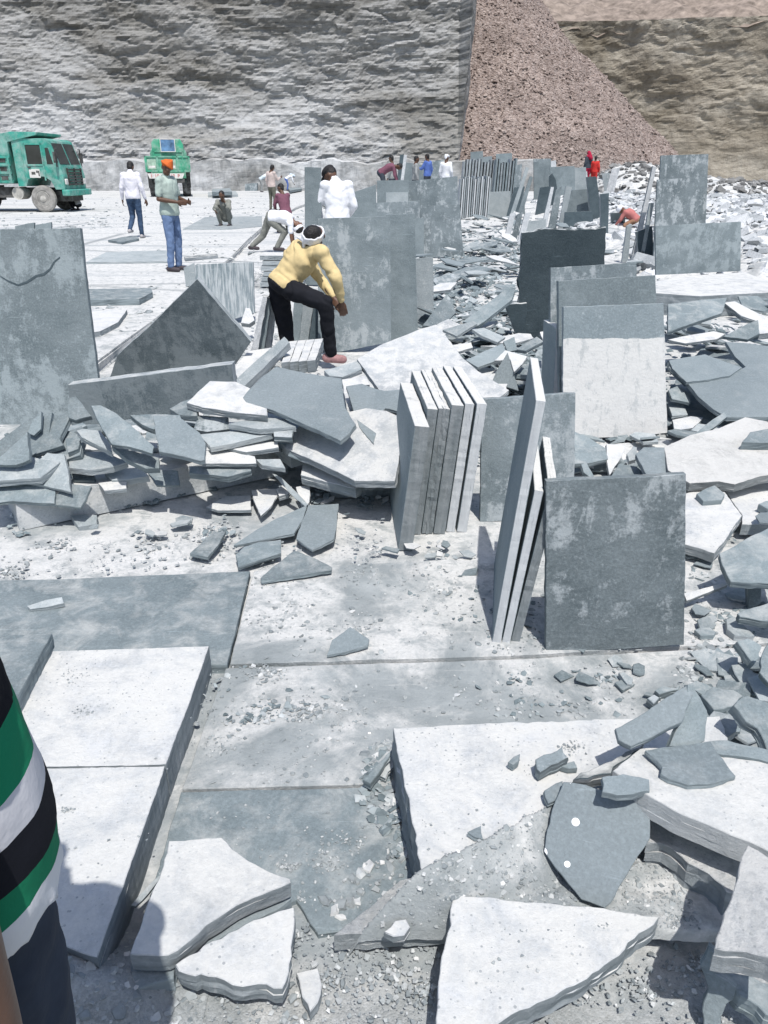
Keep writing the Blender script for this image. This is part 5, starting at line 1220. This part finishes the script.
    for e in 'LR':
        kn = J['kn' + e]
        tr.append(capsule(J['hi' + e], kn, .094 * s, .068 * s))
        lo = J['an' + e] if legs == 'long' else kn.lerp(J['an' + e], .2)
        tr.append(capsule(kn, kn.lerp(lo, .96), .067 * s, .055 * s))
    fuse('trousers', tr, vox, trousers, org, root, 3, wr)
    if shoes:
        for e in 'LR':
            td = (toes[e] if toes else fw)
            fuse('shoe', [capsule(J['an' + e] - td * .05 * s - Vector((0, 0, .033 * s)), J['an' + e] + td * .135 * s - Vector((0, 0, .042 * s)), .042 * s, .036 * s), capsule(J['an' + e] - Vector((0, 0, .01)), J['an' + e] - Vector((0, 0, .03)), .042 * s, .042 * s)], vox * .8, shoes, org, root, 2)
    s = s0 * hd
    if hair is not None and hat in (None, 'band', 'cap'):
        fuse('hair', [ellipsoid(hc + up * .038 * s - fz * .016 * s, hx, fz, up, .080 * s, .094 * s, .090 * s), *([] if hat == 'cap' else [ellipsoid(hc - fz * .045 * s - up * .02 * s, hx, fz, up, .066 * s, .05 * s, .065 * s)])], vox * .8, hair, org, root, 2, .003, 30)
    if hat == 'turban':
        pr = [ellipsoid(hc + up * .058 * s, hx, fz, up, .086 * s, .106 * s, .068 * s)]
        for k in range(5):
            a0 = .35 * (k - 2)
            u2 = (up + hx * a0 * .6).normalized()
            ring = [hc + up * (.045 + .012 * k) * s + (hx * math.cos(t) * .084 + (fz - u2 * fz.dot(u2)) * math.sin(t) * .104 + up * (-math.cos(t) * a0 * .05)) * s * (1 - .06 * k) for t in [6.283 * q / 16 for q in range(16)]]
            for q in range(16): pr.append(capsule(ring[q], ring[(q + 1) % 16], .016 * s, .016 * s, 8))
        pr += [ellipsoid(hc - fz * .075 * s - up * .0 * s, hx, fz, up, .05 * s, .03 * s, .07 * s)]
        fuse(hatname or 'turban', pr, vox * .7, hatm, org, root, 1)
    if hat == 'scarf':
        fuse(hatname or 'headscarf', [ellipsoid(hc + up * .03 * s - fz * .02 * s, hx, fz, up, .092 * s, .105 * s, .105 * s), capsule(hc - fz * .06 * s, J['nec'] - fz * .10 * s - up * .10 * s, .08 * s, .11 * s), capsule(J['nec'] - hx * .1 * s, J['nec'] + hx * .1 * s, .075 * s, .075 * s)], vox, hatm, org, root, 3, .005)
    if hat == 'band':
        pr = []
        ring = [hc + up * (.035 + .02 * math.sin(t)) * s + (hx * math.cos(t) * .079 + fz * (math.sin(t) * .094 - .012)) * s for t in [6.283 * q / 20 for q in range(20)]]
        for q in range(20):
            for o_ in (-.026, -.009, .009, .024): pr.append(capsule(ring[q] + up * (o_ + .006 * math.sin(q * 2.1 + o_ * 90)) * s, ring[(q + 1) % 20] + up * (o_ + .006 * math.sin((q + 1) * 2.1 + o_ * 90)) * s, .0105 * s, .0105 * s, 8))
        b = hc - fz * .1 * s
        pr += [capsule(b, b - up * .04 * s - hx * .09 * s, .022 * s, .014 * s, 8), capsule(b, b + hx * .03 * s - up * .10 * s, .02 * s, .012 * s, 8), ellipsoid(b, hx, fz, up, .028 * s, .024 * s, .024 * s)]
        fuse(hatname or 'headband', pr, vox * .7, hatm, org, root, 1)
    if hat == 'cap':
        pr = [ellipsoid(hc + up * .09 * s, hx, fz, up, .090 * s, .108 * s, .06 * s), blob_rings([(hc + up * .06 * s, hx, fz, .085 * s, .10 * s), (hc + up * .10 * s, hx, fz, .085 * s, .10 * s)], 20), ellipsoid(hc + fz * .10 * s + up * .058 * s, hx, fz, up, .065 * s, .07 * s, .008 * s)]
        fuse(hatname or 'cap', pr, vox * .7, hatm, org, root, 1)
    if vox <= .014:
        for e in (-1, 1):
            ev, eq = ellipsoid(hc + fz * .088 * s + hx * e * .031 * s + up * .012 * s - org, hx, fz, up, .012 * s, .008 * s, .007 * s)
            link('eye', mesh('eye', ev, eq, True), EYE, root)
    return root, J, org
EYE = plain('eye_dark', (.03, .025, .022), .2, .5)
C_ = {}
C_['yellow'] = cloth('cloth_yellow', (.59, .465, .245), .16)
C_['black'] = cloth('cloth_black', (.014, .015, .019), .3)
C_['white'] = cloth('cloth_white', (.70, .71, .74), .06)
C_['lilac'] = cloth('cloth_lilac_white', (.66, .65, .70), .1)
C_['sage'] = cloth('cloth_sage', (.36, .43, .39), .12)
C_['jeans'] = cloth('denim_light', (.13, .19, .32), .35)
C_['denim'] = cloth('denim_dark', (.045, .075, .13), .4)
C_['olive'] = cloth('cloth_olive', (.13, .13, .105), .2)
C_['olive2'] = cloth('cloth_grey_olive', (.20, .205, .185), .2)
C_['maroon'] = cloth('cloth_maroon', (.17, .075, .105), .2)
C_['peach'] = cloth('cloth_peach', (.50, .42, .39), .2)
C_['blue'] = cloth('cloth_blue', (.09, .15, .40), .2)
C_['red'] = cloth('cloth_red', (.50, .04, .035), .2)
C_['crimson'] = cloth('cloth_crimson', (.33, .02, .05), .2)
C_['slate'] = cloth('cloth_dark_slate', (.05, .06, .075), .2)
C_['orange'] = cloth('cloth_orange', (.56, .13, .035), .2)
C_['tan'] = cloth('cloth_tan', (.30, .17, .11), .2)
C_['coral'] = cloth('cloth_coral', (.40, .15, .14), .2)
C_['grey'] = cloth('cloth_grey', (.28, .29, .29), .2)
C_['ice'] = cloth('cloth_ice_blue', (.50, .57, .62), .15)
SHOE = plain('shoe_dark', (.06, .05, .055), .7)
SANDAL = plain('sandal_pink', (.30, .17, .17), .7, var=.4, scale=30)
GREYSHOE = plain('shoe_grey', (.38, .36, .36), .7)
V3 = lambda px, py, Y: PY(px, py, Y)
# man in yellow: joints measured on the photo
Yb = 6.55
J = dict(pel=V3(284, 284, Yb + .02), che=V3(297, 263, Yb + .05), nec=V3(312, 247, Yb + .02), hea=V3(313.5, 238, Yb - .03), shL=V3(297, 247.5, Yb + .20), shR=V3(322, 253, Yb - .14), elL=V3(318, 276, Yb + .22), elR=V3(336, 278, Yb - .18), wrL=V3(333, 297, Yb + .12), wrR=V3(341, 301, Yb - .10),
         hiL=V3(279, 290, Yb + .09), hiR=V3(292, 290, Yb - .07), knL=V3(286, 331, Yb + .12), knR=V3(325, 303, Yb - .22), anL=V3(289, 372, Yb + .05), anR=V3(331, 354, Yb - .12))
tr_ = Vector((.95, -.15, 0)).normalized()
person('man in a yellow shirt and white headband bending over a slab with one knee raised', J, C_['yellow'], C_['black'], SKIN, HAIR, 'band', C_['white'], SANDAL, .010, facing=62, face=50, toes={'L': tr_ * .75, 'R': tr_ * .75}, wr=.011, loose=.7, hd=.9, stout=.92, palms={'L': Vector((0, 1, -.2)), 'R': Vector((0, 1, -.2))})
def J_(base, **k):
    d = dict(base); d.update(k); return d
p = P(176, 271, SH)
person('man with an orange turban in a sage T-shirt and jeans standing on the white floor', J_(STAND, elL=(-.235, .02, 1.09), elR=(.225, -.02, 1.09), wrL=(-.13, .25, 1.05), wrR=(.13, .24, 1.05)), C_['sage'], C_['jeans'], SKIN, HAIR, 'turban', C_['orange'], SHOE, .012, 'short', at=p, facing=112, face=158, H=.955, wr=.007, loose=1.4)
p = P(138, 238, SH)
person('man in a white shirt and dark jeans walking away toward the green trucks', J_(STAND, knL=(-.09, .07, .47), anL=(-.09, -.20, .20), knR=(.09, .03, .47), anR=(.10, .02, .075), hea=(0, .06, 1.52), wrL=(-.27, .03, .84), wrR=(.27, .05, .84)), C_['lilac'], C_['denim'], SKIN, HAIR, None, None, GREYSHOE, .014, at=p, facing=5, H=.99, wr=.008, loose=1.4)
p = P(227, 226, SH)
person('man in olive clothes squatting alone on the floor facing the viewer', J_(SQUAT, wrL=(-.10, .30, .62), wrR=(.16, .46, .42)), C_['olive2'], C_['olive2'], SKIN, HAIR, None, None, SHOE, .014, at=p, facing=186, H=1.0)
p = P(273, 211, SH)
person('man in a peach shirt and olive trousers standing with his back turned', J_(STAND, elR=(.22, .12, 1.12), wrR=(.2, .3, 1.2), hea=(.03, .05, 1.53)), C_['peach'], C_['olive'], SKIN, HAIR, None, None, SHOE, .02, at=p, facing=35, H=1.0)
p = P(287, 233, 0)
person('man in a maroon shirt stooping beside the man in the peach shirt', J_(SQUAT, pel=(0, 0, .52), hiL=(-.09, .02, .52), hiR=(.09, .02, .52), che=(0, .09, .80), nec=(0, .15, 1.02), hea=(0, .22, 1.15), shL=(-.17, .13, .97), shR=(.17, .13, .97), elL=(-.22, .22, .74), elR=(.22, .22, .74), wrL=(-.10, .38, .62), wrR=(.10, .38, .62), knL=(-.15, .34, .52), knR=(.15, .34, .52)), C_['maroon'], C_['olive'], SKIN, HAIR, None, None, SHOE, .016, at=p, facing=-38, face=-60, H=.95)
# stooping man in white and olive
Yq = P(252, 247, SH).y
J = dict(pel=V3(272, 217, Yq - .1), che=V3(284, 217, Yq - .15), nec=V3(293, 222, Yq - .2), hea=V3(298, 227, Yq - .25), shL=V3(290, 219, Yq + .05), shR=V3(290, 224, Yq - .35), elL=V3(292, 233, Yq), elR=V3(291, 235, Yq - .38), wrL=V3(294, 246, Yq - .05), wrR=V3(293, 247, Yq - .36),
         hiL=V3(269, 219, Yq), hiR=V3(271, 221, Yq - .17), knL=V3(263, 236, Yq + .05), knR=V3(285, 232, Yq - .2), anL=V3(252, 246, Yq + .02), anR=V3(277, 247, Yq - .2))
person('man in a white T-shirt and grey-olive trousers bent double with one leg stretched back', J, C_['white'], C_['olive2'], SKIN2, HAIR, 'band', C_['white'], SHOE, .016, 'short', facing=90, face=90, toes={'L': Vector((.9, -.3, 0)).normalized(), 'R': Vector((.9, -.3, 0)).normalized()}, hands=True)
p = P(338, 285, 0); p.y = 11.6; p.x = 11.0 * (338 - 384) / F; p.z = -.035
person('man in a white shirt and dark cap standing among the slabs with his head bowed', J_(STAND, che=(0, .04, 1.2), nec=(0, .08, 1.40), hea=(-.05, .15, 1.475), elL=(-.26, .06, 1.10), wrL=(-.2, .22, .92), wrR=(.18, .26, .92)), C_['white'], C_['denim'], SKIN, HAIR, 'cap', plain('cap_dark', (.02, .02, .022), .8), SHOE, .014, at=p, facing=-12, face=-60, H=1.0, wr=.008, loose=1.5)
def far_person(label, px, ytop, Y, pose, shirt, trs, facing, hat=None, hatm=None, H=1.0, top=1.65, **k):
    z = PY(px, ytop, Y).z - top * H
    q = Vector((PY(px, 171, Y).x, Y, z))
    person(label, pose, shirt, trs, SKIN, HAIR, hat, hatm, SHOE, .03, at=q, facing=facing, H=H, hands=True, **k)
far_person('man in maroon bent over behind the rear stack', 384, 163.5, 28, BEND, C_['maroon'], C_['slate'], 95, top=1.14)
far_person('man in grey standing behind the bent man in maroon', 392, 155.5, 31, STAND, C_['grey'], C_['slate'], -60)
far_person('dark-haired man whose head shows above a grey slab in the far yard', 415.5, 156, 30, STAND, C_['grey'], C_['slate'], 80)
far_person('man in a blue shirt in the far yard', 427.5, 153.8, 32, J_(STAND, elL=(-.24, .1, 1.12), wrL=(-.2, .34, 1.18)), C_['blue'], C_['slate'], -50)
far_person('man in white with a white headcloth in the far yard', 446, 154.5, 30, STAND, C_['white'], C_['ice'], 30, 'turban', C_['white'])
far_person('woman with a crimson headscarf and dark dress by the far slabs', 587.5, 151, 42, STAND, C_['slate'], C_['crimson'], -30, 'scarf', C_['crimson'])
far_person('woman in a bright red dress beside the crimson headscarf', 594.5, 156, 42, STAND, C_['red'], C_['red'], 25, None, None, .95)
p = P(630, 238, 0)
person('worker in coral and white bending among the far slabs at right', J_(BEND, pel=(0, -.1, .48), che=(0, .06, .62), nec=(0, .22, .70), hea=(0, .32, .74), shL=(-.15, .2, .68), shR=(.15, .2, .68), elL=(-.18, .3, .48), elR=(.18, .3, .48), wrL=(-.12, .42, .34), wrR=(.12, .42, .34), hiL=(-.085, -.08, .46), hiR=(.085, -.08, .46), knL=(-.12, .16, .34), knR=(.12, .16, .34)), C_['coral'], C_['tan'], SKIN2, HAIR, 'turban', C_['white'], SHOE, .02, at=p, facing=-70, H=.88)
q = P(79, 210.5, SH)
person('man in dark trousers crouching at the front bumper of the nearer truck', SQUAT, C_['grey'], C_['black'], SKIN, HAIR, None, None, SHOE, .03, at=q, facing=-70, H=.95)
q = P(262, 192, .1)
person('worker in pale blue stooping by the bench wall next to the tilted slab', J_(BEND, hea=(0, .46, 1.15)), C_['ice'], C_['grey'], SKIN, HAIR, 'scarf', C_['white'], SHOE, .04, at=q, facing=70, H=1.0)
q = P(288, 191, .1)
person('worker in white and blue stooping at the bench wall right of the man in peach', BEND, C_['white'], C_['blue'], SKIN, HAIR, 'scarf', C_['ice'], SHOE, .04, at=q, facing=80, H=1.0)
# bystander in a striped polo shirt, cut by the left picture edge
POLO = cloth('cloth_striped_polo', (.5, .5, .5), .06, (.80, 1.40, [(0.0, (.52, .53, .55)), ((.855 - .80) / .6, (.60, .61, .63)), ((.905 - .80) / .6, (.012, .17, .085)), ((.935 - .80) / .6, (.010, .011, .016)), ((.985 - .80) / .6, (.52, .52, .55)), ((1.022 - .80) / .6, (.012, .19, .095)), ((1.072 - .80) / .6, (.008, .009, .013))]))
bx, by = -.485, .50
J = dict(pel=(bx + .0, by + .02, .90), che=(bx - .01, by + .0, 1.17), nec=(bx - .07, by + .0, 1.36), hea=(bx - .13, by + .04, 1.46), shL=(bx - .22, by + .03, 1.33), shR=(bx + .115, by - .0, 1.32), elL=(bx - .28, by + .1, 1.07), elR=P(-100, 800, 1.10), wrL=(bx - .2, by + .25, .9), wrR=P(-6, 1050, .84),
         hiL=(bx - .09, by + .02, .87), hiR=(bx + .07, by + .02, .87), knL=(bx - .1, by + .04, .47), knR=(bx + .06, by + .05, .47), anL=(bx - .1, by, .08), anR=(bx + .06, by, .08))
person('bystander in a green, black and white striped polo shirt cut off by the left edge', J, POLO, cloth('denim_black', (.035, .045, .065), .3), SKIN, HAIR, None, None, SHOE, .011, 'short', facing=10, wr=.008, loose=1.3, origin=Vector((bx, by, 0)), stout=1.12)
# ------------------------------------------------------------------ trucks
TEAL = plain('truck_teal', (.040, .275, .215), .6, .3, var=.4, scale=3, dust=.6)
GREEN = plain('truck_green', (.05, .30, .18), .6, .3, var=.4, scale=3, dust=.55)
DARKM = plain('truck_chassis', (.035, .033, .03), .8, .3, var=.4, scale=4, dust=.25)
GLASS = plain('truck_glass', (.03, .035, .036), .12, .6, var=.5, scale=1.3)
TYRE = plain('truck_tyre', (.05, .048, .045), .9, .2, var=.3, scale=5, dust=.5)
TYREW = plain('truck_tyre_dusty', (.27, .262, .245), .9, .2, var=.5, scale=5)
RIM = plain('truck_rim', (.38, .37, .34), .7, .3, var=.4, scale=6)
WHITEP = plain('truck_white_board', (.62, .60, .57), .7, .3, var=.2, scale=5)
REDP = plain('truck_red_paint', (.40, .05, .04), .6)
POSTER = plain('truck_poster', (.10, .20, .34), .4, .4, var=.8, scale=2.2)
class MB:
    def __init__(s): s.bm = bmesh.new()
    def box(s, x0, x1, y0, y1, z0, z1, bev=.0):
        v = [s.bm.verts.new((x, y, z)) for x in (x0, x1) for y in (y0, y1) for z in (z0, z1)]
        for q in ((0, 1, 3, 2), (4, 6, 7, 5), (0, 4, 5, 1), (2, 3, 7, 6), (0, 2, 6, 4), (1, 5, 7, 3)): s.bm.faces.new([v[i] for i in q])
        return s
    def prism(s, xz, y0, y1):
        n = len(xz)
        a = [s.bm.verts.new((x, y0, z)) for x, z in xz]; b = [s.bm.verts.new((x, y1, z)) for x, z in xz]
        s.bm.faces.new(a); s.bm.faces.new(b[::-1])
        for i in range(n): s.bm.faces.new((a[i], b[i], b[(i + 1) % n], a[(i + 1) % n]))
        return s
    def quadslab(s, c, t):
        """thin panel from four corners with thickness t inward"""
        c = [Vector(p) for p in c]
        n = (c[1] - c[0]).cross(c[3] - c[0]).normalized() * t
        a = [s.bm.verts.new(p) for p in c]; b = [s.bm.verts.new(p - n) for p in c]
        s.bm.faces.new(a); s.bm.faces.new(b[::-1])
        for i in range(4): s.bm.faces.new((a[i], b[i], b[(i + 1) % 4], a[(i + 1) % 4]))
        return s
    def lathe(s, prof, cx, cz, seg=28):
        """profile of (y, r) turned about the axle y"""
        R_ = []
        for y, r in prof: R_.append([s.bm.verts.new((cx + r * math.cos(6.28318 * k / seg), y, cz + r * math.sin(6.28318 * k / seg))) for k in range(seg)])
        for a, b in zip(R_, R_[1:]):
            for k in range(seg): s.bm.faces.new((a[k], a[(k + 1) % seg], b[(k + 1) % seg], b[k]))
        s.bm.faces.new(R_[0]); s.bm.faces.new(R_[-1][::-1])
        return s
    def build(s, name, mat, parent, bev=.012):
        bmesh.ops.recalc_face_normals(s.bm, faces=s.bm.faces)
        if bev: bmesh.ops.bevel(s.bm, geom=[e for e in s.bm.edges if e.is_manifold and e.calc_face_angle(0) > .6], offset=bev, segments=1, affect='EDGES')
        me = bpy.data.meshes.new(name); s.bm.to_mesh(me); s.bm.free()
        return link(name, me, mat, parent)
def wheel(parent, x, ys, r=.51, w=.26, side=-1, tm=None):
    """ys = outer face y; side -1: outer face to -y"""
    t = tm or TYRE
    o = ys; i = ys - side * w
    tyre = MB().lathe([(o + side * -.02, .29), (o, .33), (o, .44), (o - side * .03, .495), (o - side * .06, r), (i + side * .06, r), (i + side * .03, .495), (i, .44), (i, .29)], x, r).build('wheel', t, parent, 0)
    MB().lathe([(o - side * .025, .29), (o - side * .01, .27), (o - side * .07, .22), (o - side * .08, .15), (o + side * .0, .12), (o + side * .02, .06), (o + side * .02, .02)], x, r).build('rim', RIM, tyre, 0)
    b = MB()
    for k in range(8):
        a = 6.283 * k / 8
        cx, cz = x + .185 * math.cos(a), r + .185 * math.sin(a)
        b.box(cx - .018, cx + .018, min(o - side * .08, o - side * .045), max(o - side * .08, o - side * .045), cz - .018, cz + .018)
    b.build('wheel_nuts', DARKM, tyre, 0)
def dump_truck(label, loc, rz, paint, rear=False):
    """x forward, near side -y; origin on the ground under the front axle"""
    t = empty('dump_truck', loc, rz)
    tag(t, label, 'truck', 'green dump trucks in the quarry')
    hw = 1.15
    # cab
    cab = MB().prism([(-.95, .98), (-.62, .98), (-.50, 1.22), (-.2, 1.36), (.2, 1.34), (.46, 1.18), (.60, .86), (.98, .86), (1.00, 1.35), (.92, 1.72), (.62, 2.66), (.45, 2.74), (-.95, 2.74)], -hw, hw).build('cab', paint, t)
    MB().quadslab([(-.40, -hw - .012, 1.80), (.22, -hw - .012, 1.80), (.22, -hw - .012, 2.50), (-.40, -hw - .012, 2.50)], .03).build('window', GLASS, cab)
    MB().quadslab([(.40, -hw - .012, 1.80), (.66, -hw - .012, 1.80), (.54, -hw - .012, 2.40), (.40, -hw - .012, 2.40)], .03).build('window', GLASS, cab)
    fr = MB()
    for x0, x1, z0, z1 in ((-.46, -.40, 1.74, 2.56), (.22, .28, 1.2, 2.56), (-.46, .28, 2.50, 2.56), (-.46, .28, 1.74, 1.80), (-.62, -.58, 1.0, 2.6)): fr.box(x0, x1, -hw - .03, -hw + .01, z0, z1)
    fr.build('door_frame', paint, cab, .006)
    MB().box(-.40, .05, -hw - .016, -hw + .01, 1.30, 1.62).build('door_sign', WHITEP, cab, .003)
    MB().box(-.30, -.14, -hw - .022, -hw, 1.42, 1.52).box(-.02, .03, -hw - .022, -hw, 1.36, 1.56).box(-.10, -.03, -hw - .022, -hw, 1.48, 1.57).build('sign_mark', DARKM, cab, .002)
    MB().box(-.42, -.30, -hw - .05, -hw, 1.66, 1.70).build('door_handle', DARKM, cab, .004)
    def front(z): return 1.00 - (z - 1.35) * .19 if z < 1.72 else .92 - (z - 1.72) * .319
    for s in (-1, 1):
        y0, y1 = (.06, 1.04) if s > 0 else (-1.04, -.06)
        MB().quadslab([(front(1.80) + .02, y0, 1.80), (front(1.80) + .02, y1, 1.80), (front(2.58) + .02, y1, 2.58), (front(2.58) + .02, y0, 2.58)], .03).build('windscreen', GLASS, cab)
    g = MB()
    for k in range(6): g.box(1.00, 1.06, -.72, .72, 1.02 + .11 * k, 1.08 + .11 * k)
    for y in (-.72, 0, .68): g.box(.98, 1.05, y, y + .05, 1.0, 1.66)
    g.build('grille', DARKM, cab, .004)
    for s in (-1, 1): MB().box(.98, 1.05, s * .95 - .13, s * .95 + .13, 1.04, 1.26).build('headlight', WHITEP, cab, .03)
    MB().box(.86, 1.18, -1.2, 1.2, .62, .86).build('bumper', paint, t, .03)
    MB().box(.2, 1.0, -.6, .6, .4, .8).build('front_axle', DARKM, t)
    for s in (-1, 1):
        m = MB(); m.box(.84, .88, s * 1.28 - .02, s * 1.28 + .02, 1.7, 2.4).box(.84, .88, min(s * 1.12, s * 1.28), max(s * 1.12, s * 1.28), 2.36, 2.4).box(.82, .90, s * 1.34 - .11, s * 1.34 + .11, 1.85, 2.25)
        m.build('mirror', DARKM, t, .004)
    ch = MB().box(-5.2, .9, -.45, .45, .62, .92).box(-2.6, -1.3, -1.05, -.5, .55, .95)
    ch.build('chassis', DARKM, t)
    MB().lathe([(-1.1, .2), (-1.12, .24), (-.4, .24), (-.38, .2)], -1.05, .72).build('fuel_tank', RIM, t, 0)
    # tipper body
    x0, x1, zb, zt = -5.6, -1.08, 1.08, 2.08
    body = MB().box(x0, x1, -1.22, 1.22, zb, zb + .12).box(x0, x1, -1.22, -1.15, zb + .12, zt).box(x0, x1, 1.15, 1.22, zb + .12, zt)
    body.prism([(x1 - .08, zb), (x1, zb), (x1, 2.62), (x1 - .08, 2.62)], -1.22, 1.22)
    body.build('tipper_body', paint, t)
    ribs = MB()
    for k in range(10):
        x = x1 - .06 - .49 * k
        ribs.box(x - .05, x + .03, -1.29, -1.22, zb + .02, zt)
    for z in (zb + .03, zb + .36, zb + .66, zt - .06): ribs.box(x0, x1, -1.275, -1.22, z, z + .08)
    ribs.build('tipper_ribs', paint, t, .005)
    pk = MB()
    for k in range(9):
        x = x1 - .1 - .49 * k
        for z in (zb + .14, zb + .47, zb + .78): pk.box(x - .38, x - .1, -1.228, -1.2, z, z + .15)
    pk.build('tipper_pockets', DARKM, t, 0)
    MB().prism([(x1 - .55, 2.10), (x1 - .06, 2.10), (x1 - .02, 2.60), (.15, 2.86), (.20, 2.96), (-.9, 2.98), (x1 - .5, 2.86)], -1.2, 1.2).build('cab_guard', paint, t)
    MB().box(x0 - .08, x0, -1.22, 1.22, zb - .02, zt + .1).build('tailgate', paint, t)
    wheel(t, 0, -1.17, tm=TYREW); wheel(t, 0, 1.17, side=1)
    for xx in (-3.4, -4.55):
        for s in (-1, 1):
            wheel(t, xx, s * 1.17, side=s)
    MB().box(-2.75, -2.7, -1.15, -.6, .4, 1.0).build('mudflap', DARKM, t, 0); MB().box(-2.75, -2.7, .6, 1.15, .4, 1.0).build('mudflap', DARKM, t, 0)
    return t
p = P(46, 212.3, SH)
dt = dump_truck('teal dump truck at left seen from the side, cab facing right', (p.x - .0, p.y + 1.07, SH), R(-2), TEAL)
dt.scale = (.9, .9, .92)
# second truck seen from behind: a lower box with painted gate, tall cab crown with a poster, white lettered board
p = P(171, 197, SH)
t = empty('dump_truck', (p.x, p.y, SH), R(13))
tag(t, 'green dump truck seen from behind with a blue poster and white lettered board', 'truck', 'green dump trucks in the quarry')
MB().box(-1.28, 1.28, 0.0, .10, 1.40, 2.22).build('tailgate', GREEN, t, .02)
g = MB()
for x0, x1, z0, z1 in ((-1.3, 1.3, 2.16, 2.24), (-1.3, 1.3, 1.38, 1.46), (-1.3, -1.2, 1.4, 2.24), (1.2, 1.3, 1.4, 2.24), (-.62, -.52, 1.4, 2.24), (.52, .62, 1.4, 2.24), (.86, .92, 1.4, 2.24)): g.box(x0, x1, -.05, .0, z0, z1)
g.build('tailgate_frame', GREEN, t, .006)
PALEG = plain('truck_pale_panel', (.30, .42, .33), .6, .3, var=.5, scale=4)
for x0, x1 in ((-1.16, -.66), (.0, .48)):
    pn = MB().box(x0, x1, -.02, .0, 1.52, 2.06).build('gate_panel', PALEG, t, .004)
    MB().box(x0 + .06, x1 - .06, -.028, -.02, 1.60, 1.72).build('panel_stripe', WHITEP, pn, .002)
cr = MB().prism([(-.82, 2.2), (1.0, 2.2), (1.0, 2.86), (.84, 3.16), (-.66, 3.16), (-.82, 2.96)], .3, 1.9); cr.build('tipper_crown', GREEN, t, .03)
MB().box(-.78, .96, .26, .30, 2.44, 2.50).box(-.78, -.70, .26, .3, 2.2, 2.9).box(.88, .96, .26, .3, 2.2, 2.9).build('crown_rail', GREEN, t, .006)
po = MB().box(-.28, .50, .22, .27, 2.50, 3.13).build('poster', POSTER, t, .004)
f_ = MB()
for b_ in ((-.32, -.28, 2.48, 3.15), (.50, .54, 2.48, 3.15), (-.32, .54, 3.13, 3.17), (-.32, .54, 2.46, 2.50)): f_.box(b_[0], b_[1], .2, .27, b_[2], b_[3])
f_.build('poster_frame', WHITEP, po, .004)
MB().box(-1.28, -1.2, .1, 4.6, 1.4, 2.2).box(1.2, 1.28, .1, 4.6, 1.4, 2.2).box(-1.28, 1.28, .1, 4.6, 1.36, 1.48).build('tipper_body', GREEN, t, .01)
bd_ = MB().prism([(-1.22, 1.30), (-1.12, 1.02), (.78, 1.02), (.92, 1.30)], -.06, .0).build('number_board', WHITEP, t, .006)
def letters(txt, x, z, h, y, mat, par):
    cu = bpy.data.curves.new('lettering', 'FONT'); cu.body = txt; cu.size = h; cu.extrude = .006
    o = bpy.data.objects.new('lettering', cu); COL.objects.link(o)
    dg = bpy.context.evaluated_depsgraph_get(); dg.update()
    me = bpy.data.meshes.new_from_object(o.evaluated_get(dg)); bpy.data.objects.remove(o)
    q = link('lettering', me, mat, par)
    q.location = (x, y, z); q.rotation_euler = (R(90), 0, 0)
letters('I  10', -1.02, 1.08, .26, -.068, REDP, bd_)
letters('10  P', .10, 1.08, .26, -.068, REDP, bd_)
for x in (-.36, -.04):
    MB().prism([(x, 1.08), (x + .16, 1.08), (x + .08, 1.26)], -.07, -.06).build('triangle_mark', DARKM, bd_, 0)
MB().box(-.9, .9, .0, .1, .78, 1.0).box(-.4, .4, .1, 6, .6, .95).build('chassis', DARKM, t, .01)
MB().box(-.1, .3, -.03, .0, .62, .92).build('number_plate', WHITEP, t, .004)
MB().box(-.34, -.16, -.04, .02, .74, .9).build('tail_lamp', REDP, t, .01)
MB().box(1.0, 1.24, .5, .56, .5, 1.36).build('mudflap', DARKM, t, 0); MB().box(-1.24, -1.0, .5, .56, .5, 1.36).build('mudflap', DARKM, t, 0)
for yy in (1.1, 2.3, 5.9):
    for s in (-1, 1):
        tw = MB()
        seg = 26
        pr = [(s * 1.2, .29), (s * 1.2, .44), (s * 1.15, .51), (s * .78, .51), (s * .72, .44), (s * .72, .29)]
        bm = tw.bm; rr = []
        for x, r in pr: rr.append([bm.verts.new((x, yy + r * math.cos(6.28318 * k / seg), .51 + r * math.sin(6.28318 * k / seg))) for k in range(seg)])
        for a, b in zip(rr, rr[1:]):
            for k in range(seg): bm.faces.new((a[k], a[(k + 1) % seg], b[(k + 1) % seg], b[k]))
        bm.faces.new(rr[0]); bm.faces.new(rr[-1][::-1])
        tw.build('wheel', TYRE, t, 0)
MB().prism([(-1.15, .8), (1.15, .8), (1.15, 2.5), (1.0, 2.75), (-1.0, 2.75), (-1.15, 2.5)], 4.9, 6.6).build('cab', GREEN, t, .03)
